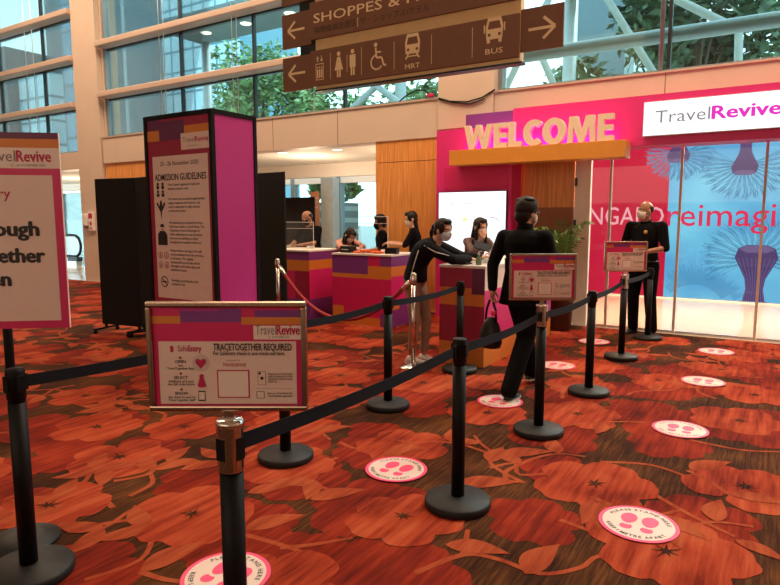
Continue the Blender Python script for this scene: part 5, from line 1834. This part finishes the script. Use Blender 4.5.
# ================================================================== OUTSIDE
def tree(label, x, y, zc, rad, n, m_, seed, trunk=.12, sq=.85, leaf=.20):
    g = random.Random(seed)
    t = thing('tree', label, 'tree', (x, y, -.06), 0, 'trees outside the windows')
    tb = MB()
    tb.tube([(0, 0, 0), (.1, .05, zc * .4), (-.05, 0, zc * .75), (0, .05, zc + rad * .3)], trunk, 'bark', 9, radii=[trunk * 1.3, trunk, trunk * .8, trunk * .3])
    cl = []
    for i in range(16):
        th, ph = g.uniform(0, 2 * PI), math.acos(g.uniform(-.8, 1))
        r_ = rad * g.uniform(.45, .80)
        c = Vector((r_ * math.sin(ph) * math.cos(th), r_ * math.sin(ph) * math.sin(th), zc + r_ * math.cos(ph) * sq))
        cl.append((c, rad * g.uniform(.28, .46)))
        tb.tube([(0, 0, zc * .62), tuple(Vector((0, 0, zc * .8)).lerp(c, .5)), tuple(c)], .03, 'bark', 5, radii=[trunk * .5, trunk * .3, trunk * .1])
    tb.build('trunk', t)
    lv = MB()
    for i in range(n):
        c, r_ = cl[i % len(cl)]
        d = Vector((g.gauss(0, 1), g.gauss(0, 1), g.gauss(0, 1))).normalized() * r_ * g.uniform(.35, 1.08)
        p = c + d
        a1 = Vector((g.gauss(0, 1), g.gauss(0, 1), g.gauss(0, .6))).normalized()
        b1 = a1.cross(Vector((g.gauss(0, 1), g.gauss(0, 1), g.gauss(0, 1)))).normalized()
        s_ = leaf * g.uniform(.6, 1.2)
        lv.add([p - a1 * s_, p + b1 * s_ * .38, p + a1 * s_, p - b1 * s_ * .38], [(0, 1, 2, 3)], m_)
    lv.build('foliage', t)
    return t
tree('bright green tree outside, just beyond the guidelines tower', -18.6, 19.6, 6.5, 2.9, 7500, 'foli', 21, leaf=.17)
tree('bright green tree outside, behind the arrow end of the hanging sign', -13.9, 18.5, 4.6, 2.0, 3600, 'foli', 22, leaf=.17)
tree('green tree outside, under the pictograms of the hanging sign', -10.2, 18.0, 4.4, 1.9, 3600, 'foli', 23, leaf=.17)
tree('dark green tree outside, above the WELCOME beam end', -5.0, 19.2, 5.0, 1.5, 1900, 'foli_d', 24)
tree('dark dense tree outside above the TravelRevive lightbox', -2.0, 17.9, 6.6, 2.3, 4600, 'foli_d', 25)
tree('dark dense tree outside past the lightbox near the picture edge', 3.2, 18.9, 6.8, 2.4, 4600, 'foli_d', 26)
tree('small tree outside the lobby glass beside the pilaster', -26.6, 16.4, 2.3, 1.2, 2200, 'foli', 27)
tree('small tree outside behind the escalator handrail', -24.0, 15.4, 1.5, .95, 1800, 'foli', 28)
tree('small tree outside the lobby behind the middle counter', -12.6, 16.6, 2.7, .9, 1300, 'foli', 29)
tree('low tree outside beside the wood wall', -9.0, 16.6, 1.7, 1.0, 1400, 'foli', 30)
t = thing('flower_bush', 'bush with red blossoms seen through the lobby glass by the handrail', 'bush', (-24.9, 14.0, -.06))
g = random.Random(31); m = MB(); m2 = MB()
for i in range(700):
    d = Vector((g.gauss(0, .55), g.gauss(0, .35), abs(g.gauss(0, .42)) + .05))
    a1 = Vector((g.gauss(0, 1), g.gauss(0, 1), g.gauss(0, 1))).normalized(); b1 = a1.cross(Vector((g.gauss(0, 1), 1, g.gauss(0, 1)))).normalized()
    (m2 if i % 6 == 0 else m).add([d - a1 * .12, d + b1 * .05, d + a1 * .12, d - b1 * .05], [(0, 1, 2, 3)], 'flower_r' if i % 6 == 0 else 'foli')
m.build('leaves', t); m2.build('blossoms', t)

t = thing('glass_office_building', 'pale blue glass office block with gridded facade beyond the tower', 'building', (-52, 42, -.06))
m = MB(); m.box(-11, 9.5, 0, 8, 0, 34, 'facade'); m.build('glass_facade', t)
m = MB(); m.box(-15, -11, -4, 6, 0, 34, 'concrete'); m.build('side_tower', t)
t = thing('grey_tower_building', 'blue grey slab building seen through the window left of the guidelines tower', 'building', (-27.9, 20.5, -.06))
m = MB(); m.box(-1.0, 1.0, 0, .7, 0, 22, 'concrete'); m.box(-1.25, -1.0, 0, .7, 0, 22, 'white_st'); m.build('wall', t)
t = thing('dark_glass_building', 'dark blue glass building beyond the corner window', 'building', (-44.0, 27, -.06))
m = MB(); m.box(-1.7, 1.7, 0, 5, 0, 30, 'facade2'); m.build('glass_facade', t)
t = thing('corner_glass_building', 'pale glass building at the edge of the corner window', 'building', (-58, 30, -.06))
m = MB(); m.box(.3, 5.2, 0, 6, 0, 14, 'facade'); m.build('glass_facade', t)
m = MB(); m.box(-3.4, .3, -1, 6, 0, 16.5, 'concrete'); m.build('wall', t)
t = thing('grey_column_building', 'blue grey column building above the end of the WELCOME letters', 'building', (-5.35, 22.0, -.06))
m = MB(); m.box(-.85, .75, 0, 2.4, 0, 16, 'concrete'); m.build('wall', t)
m = MB(); m.box(.75, 1.05, -.05, 2.4, 0, 16, 'white_st'); m.build('corner_strip', t)
t = thing('louvred_annex', 'low grey louvred annex outside the lobby behind the middle counter', 'building', (-13.2, 14.6, -.06))
m = MB(); m.box(-2.6, 2.2, 0, 1.1, 0, 2.1, 'louvre'); m.build('wall', t)

def canopy(label, x0, x1, y0, y1, z, m_, lights=()):
    t = thing('canopy', label, 'canopy', (x0, y0, z))
    MB().box(0, x1 - x0, 0, y1 - y0, 0, .35, m_).build('slab', t)
    for i in (0.03, .97):
        MB().cyl(((x1 - x0) * i, (y1 - y0) * .95, -z - .06), ((x1 - x0) * i, (y1 - y0) * .95, 0), .16, 'white_st', 12).build('column', t)
    for lx, ly in lights:
        m = MB(); m.lathe([(0, -.02), (.16, -.02), (.18, 0)], 'e_lamp', 16, c=(lx, ly, 0)); m.build('downlight', t)
    return t
canopy('grey canopy slab with downlights outside the tall windows', -17.4, -9.0, 13.6, 15.4, 7.6, 'soffit', ((1.2, .9), (3.0, .9), (4.8, .9), (6.6, .9)))
canopy('tan canopy outside above the TravelRevive lightbox', -4.6, 3.0, 13.7, 15.0, 6.9, 'tan', ())
t = thing('roof_truss', 'white diagonal steel struts outside behind the tower top', 'truss', (0, 0, 0))
for a_, b_ in (((-19.5, 15.5, 3.2), (-15.5, 15.0, 4.9)), ((-15.5, 15.0, 4.9), (-12.4, 14.6, 3.4)), ((-12.4, 14.6, 3.4), (-9.6, 14.6, 5.2)), ((-9.6, 14.6, 5.2), (-6.8, 14.6, 3.2)), ((-20, 15, 3.2), (-6.5, 14.6, 3.2))):
    MB().cyl(a_, b_, .09, 'white_st', 10).build('strut', t)
for a_ in ((-19.5, 15.5), (-6.8, 14.6)):
    MB().cyl((*a_, -.06), (*a_, 3.25), .12, 'white_st', 10).build('post', t)
t = thing('roof_truss', 'white diagonal steel struts outside above the WELCOME letters and lightbox', 'truss', (0, 0, 0))
for a_, b_ in (((-5.6, 12.6, 3.2), (-4.0, 12.6, 6.2)), ((-4.9, 12.6, 6.2), (-3.6, 12.6, 3.4)), ((-3.3, 12.6, 6.2), (-1.9, 12.6, 3.9)), ((-2.9, 12.4, 6.2), (-.75, 12.4, 4.75)), ((-.7, 12.6, 3.4), (-.75, 12.4, 4.75)), ((-6, 12.6, 6.2), (2.6, 12.5, 6.2))):
    MB().cyl(a_, b_, .07, 'white_st', 10).build('strut', t)
for a_ in ((-5.95, 13.6), (2.55, 13.6)):
    MB().cyl((*a_, -.06), (a_[0], 12.6, 6.2), .10, 'white_st', 10).build('post', t)
bpy.context.view_layer.update()
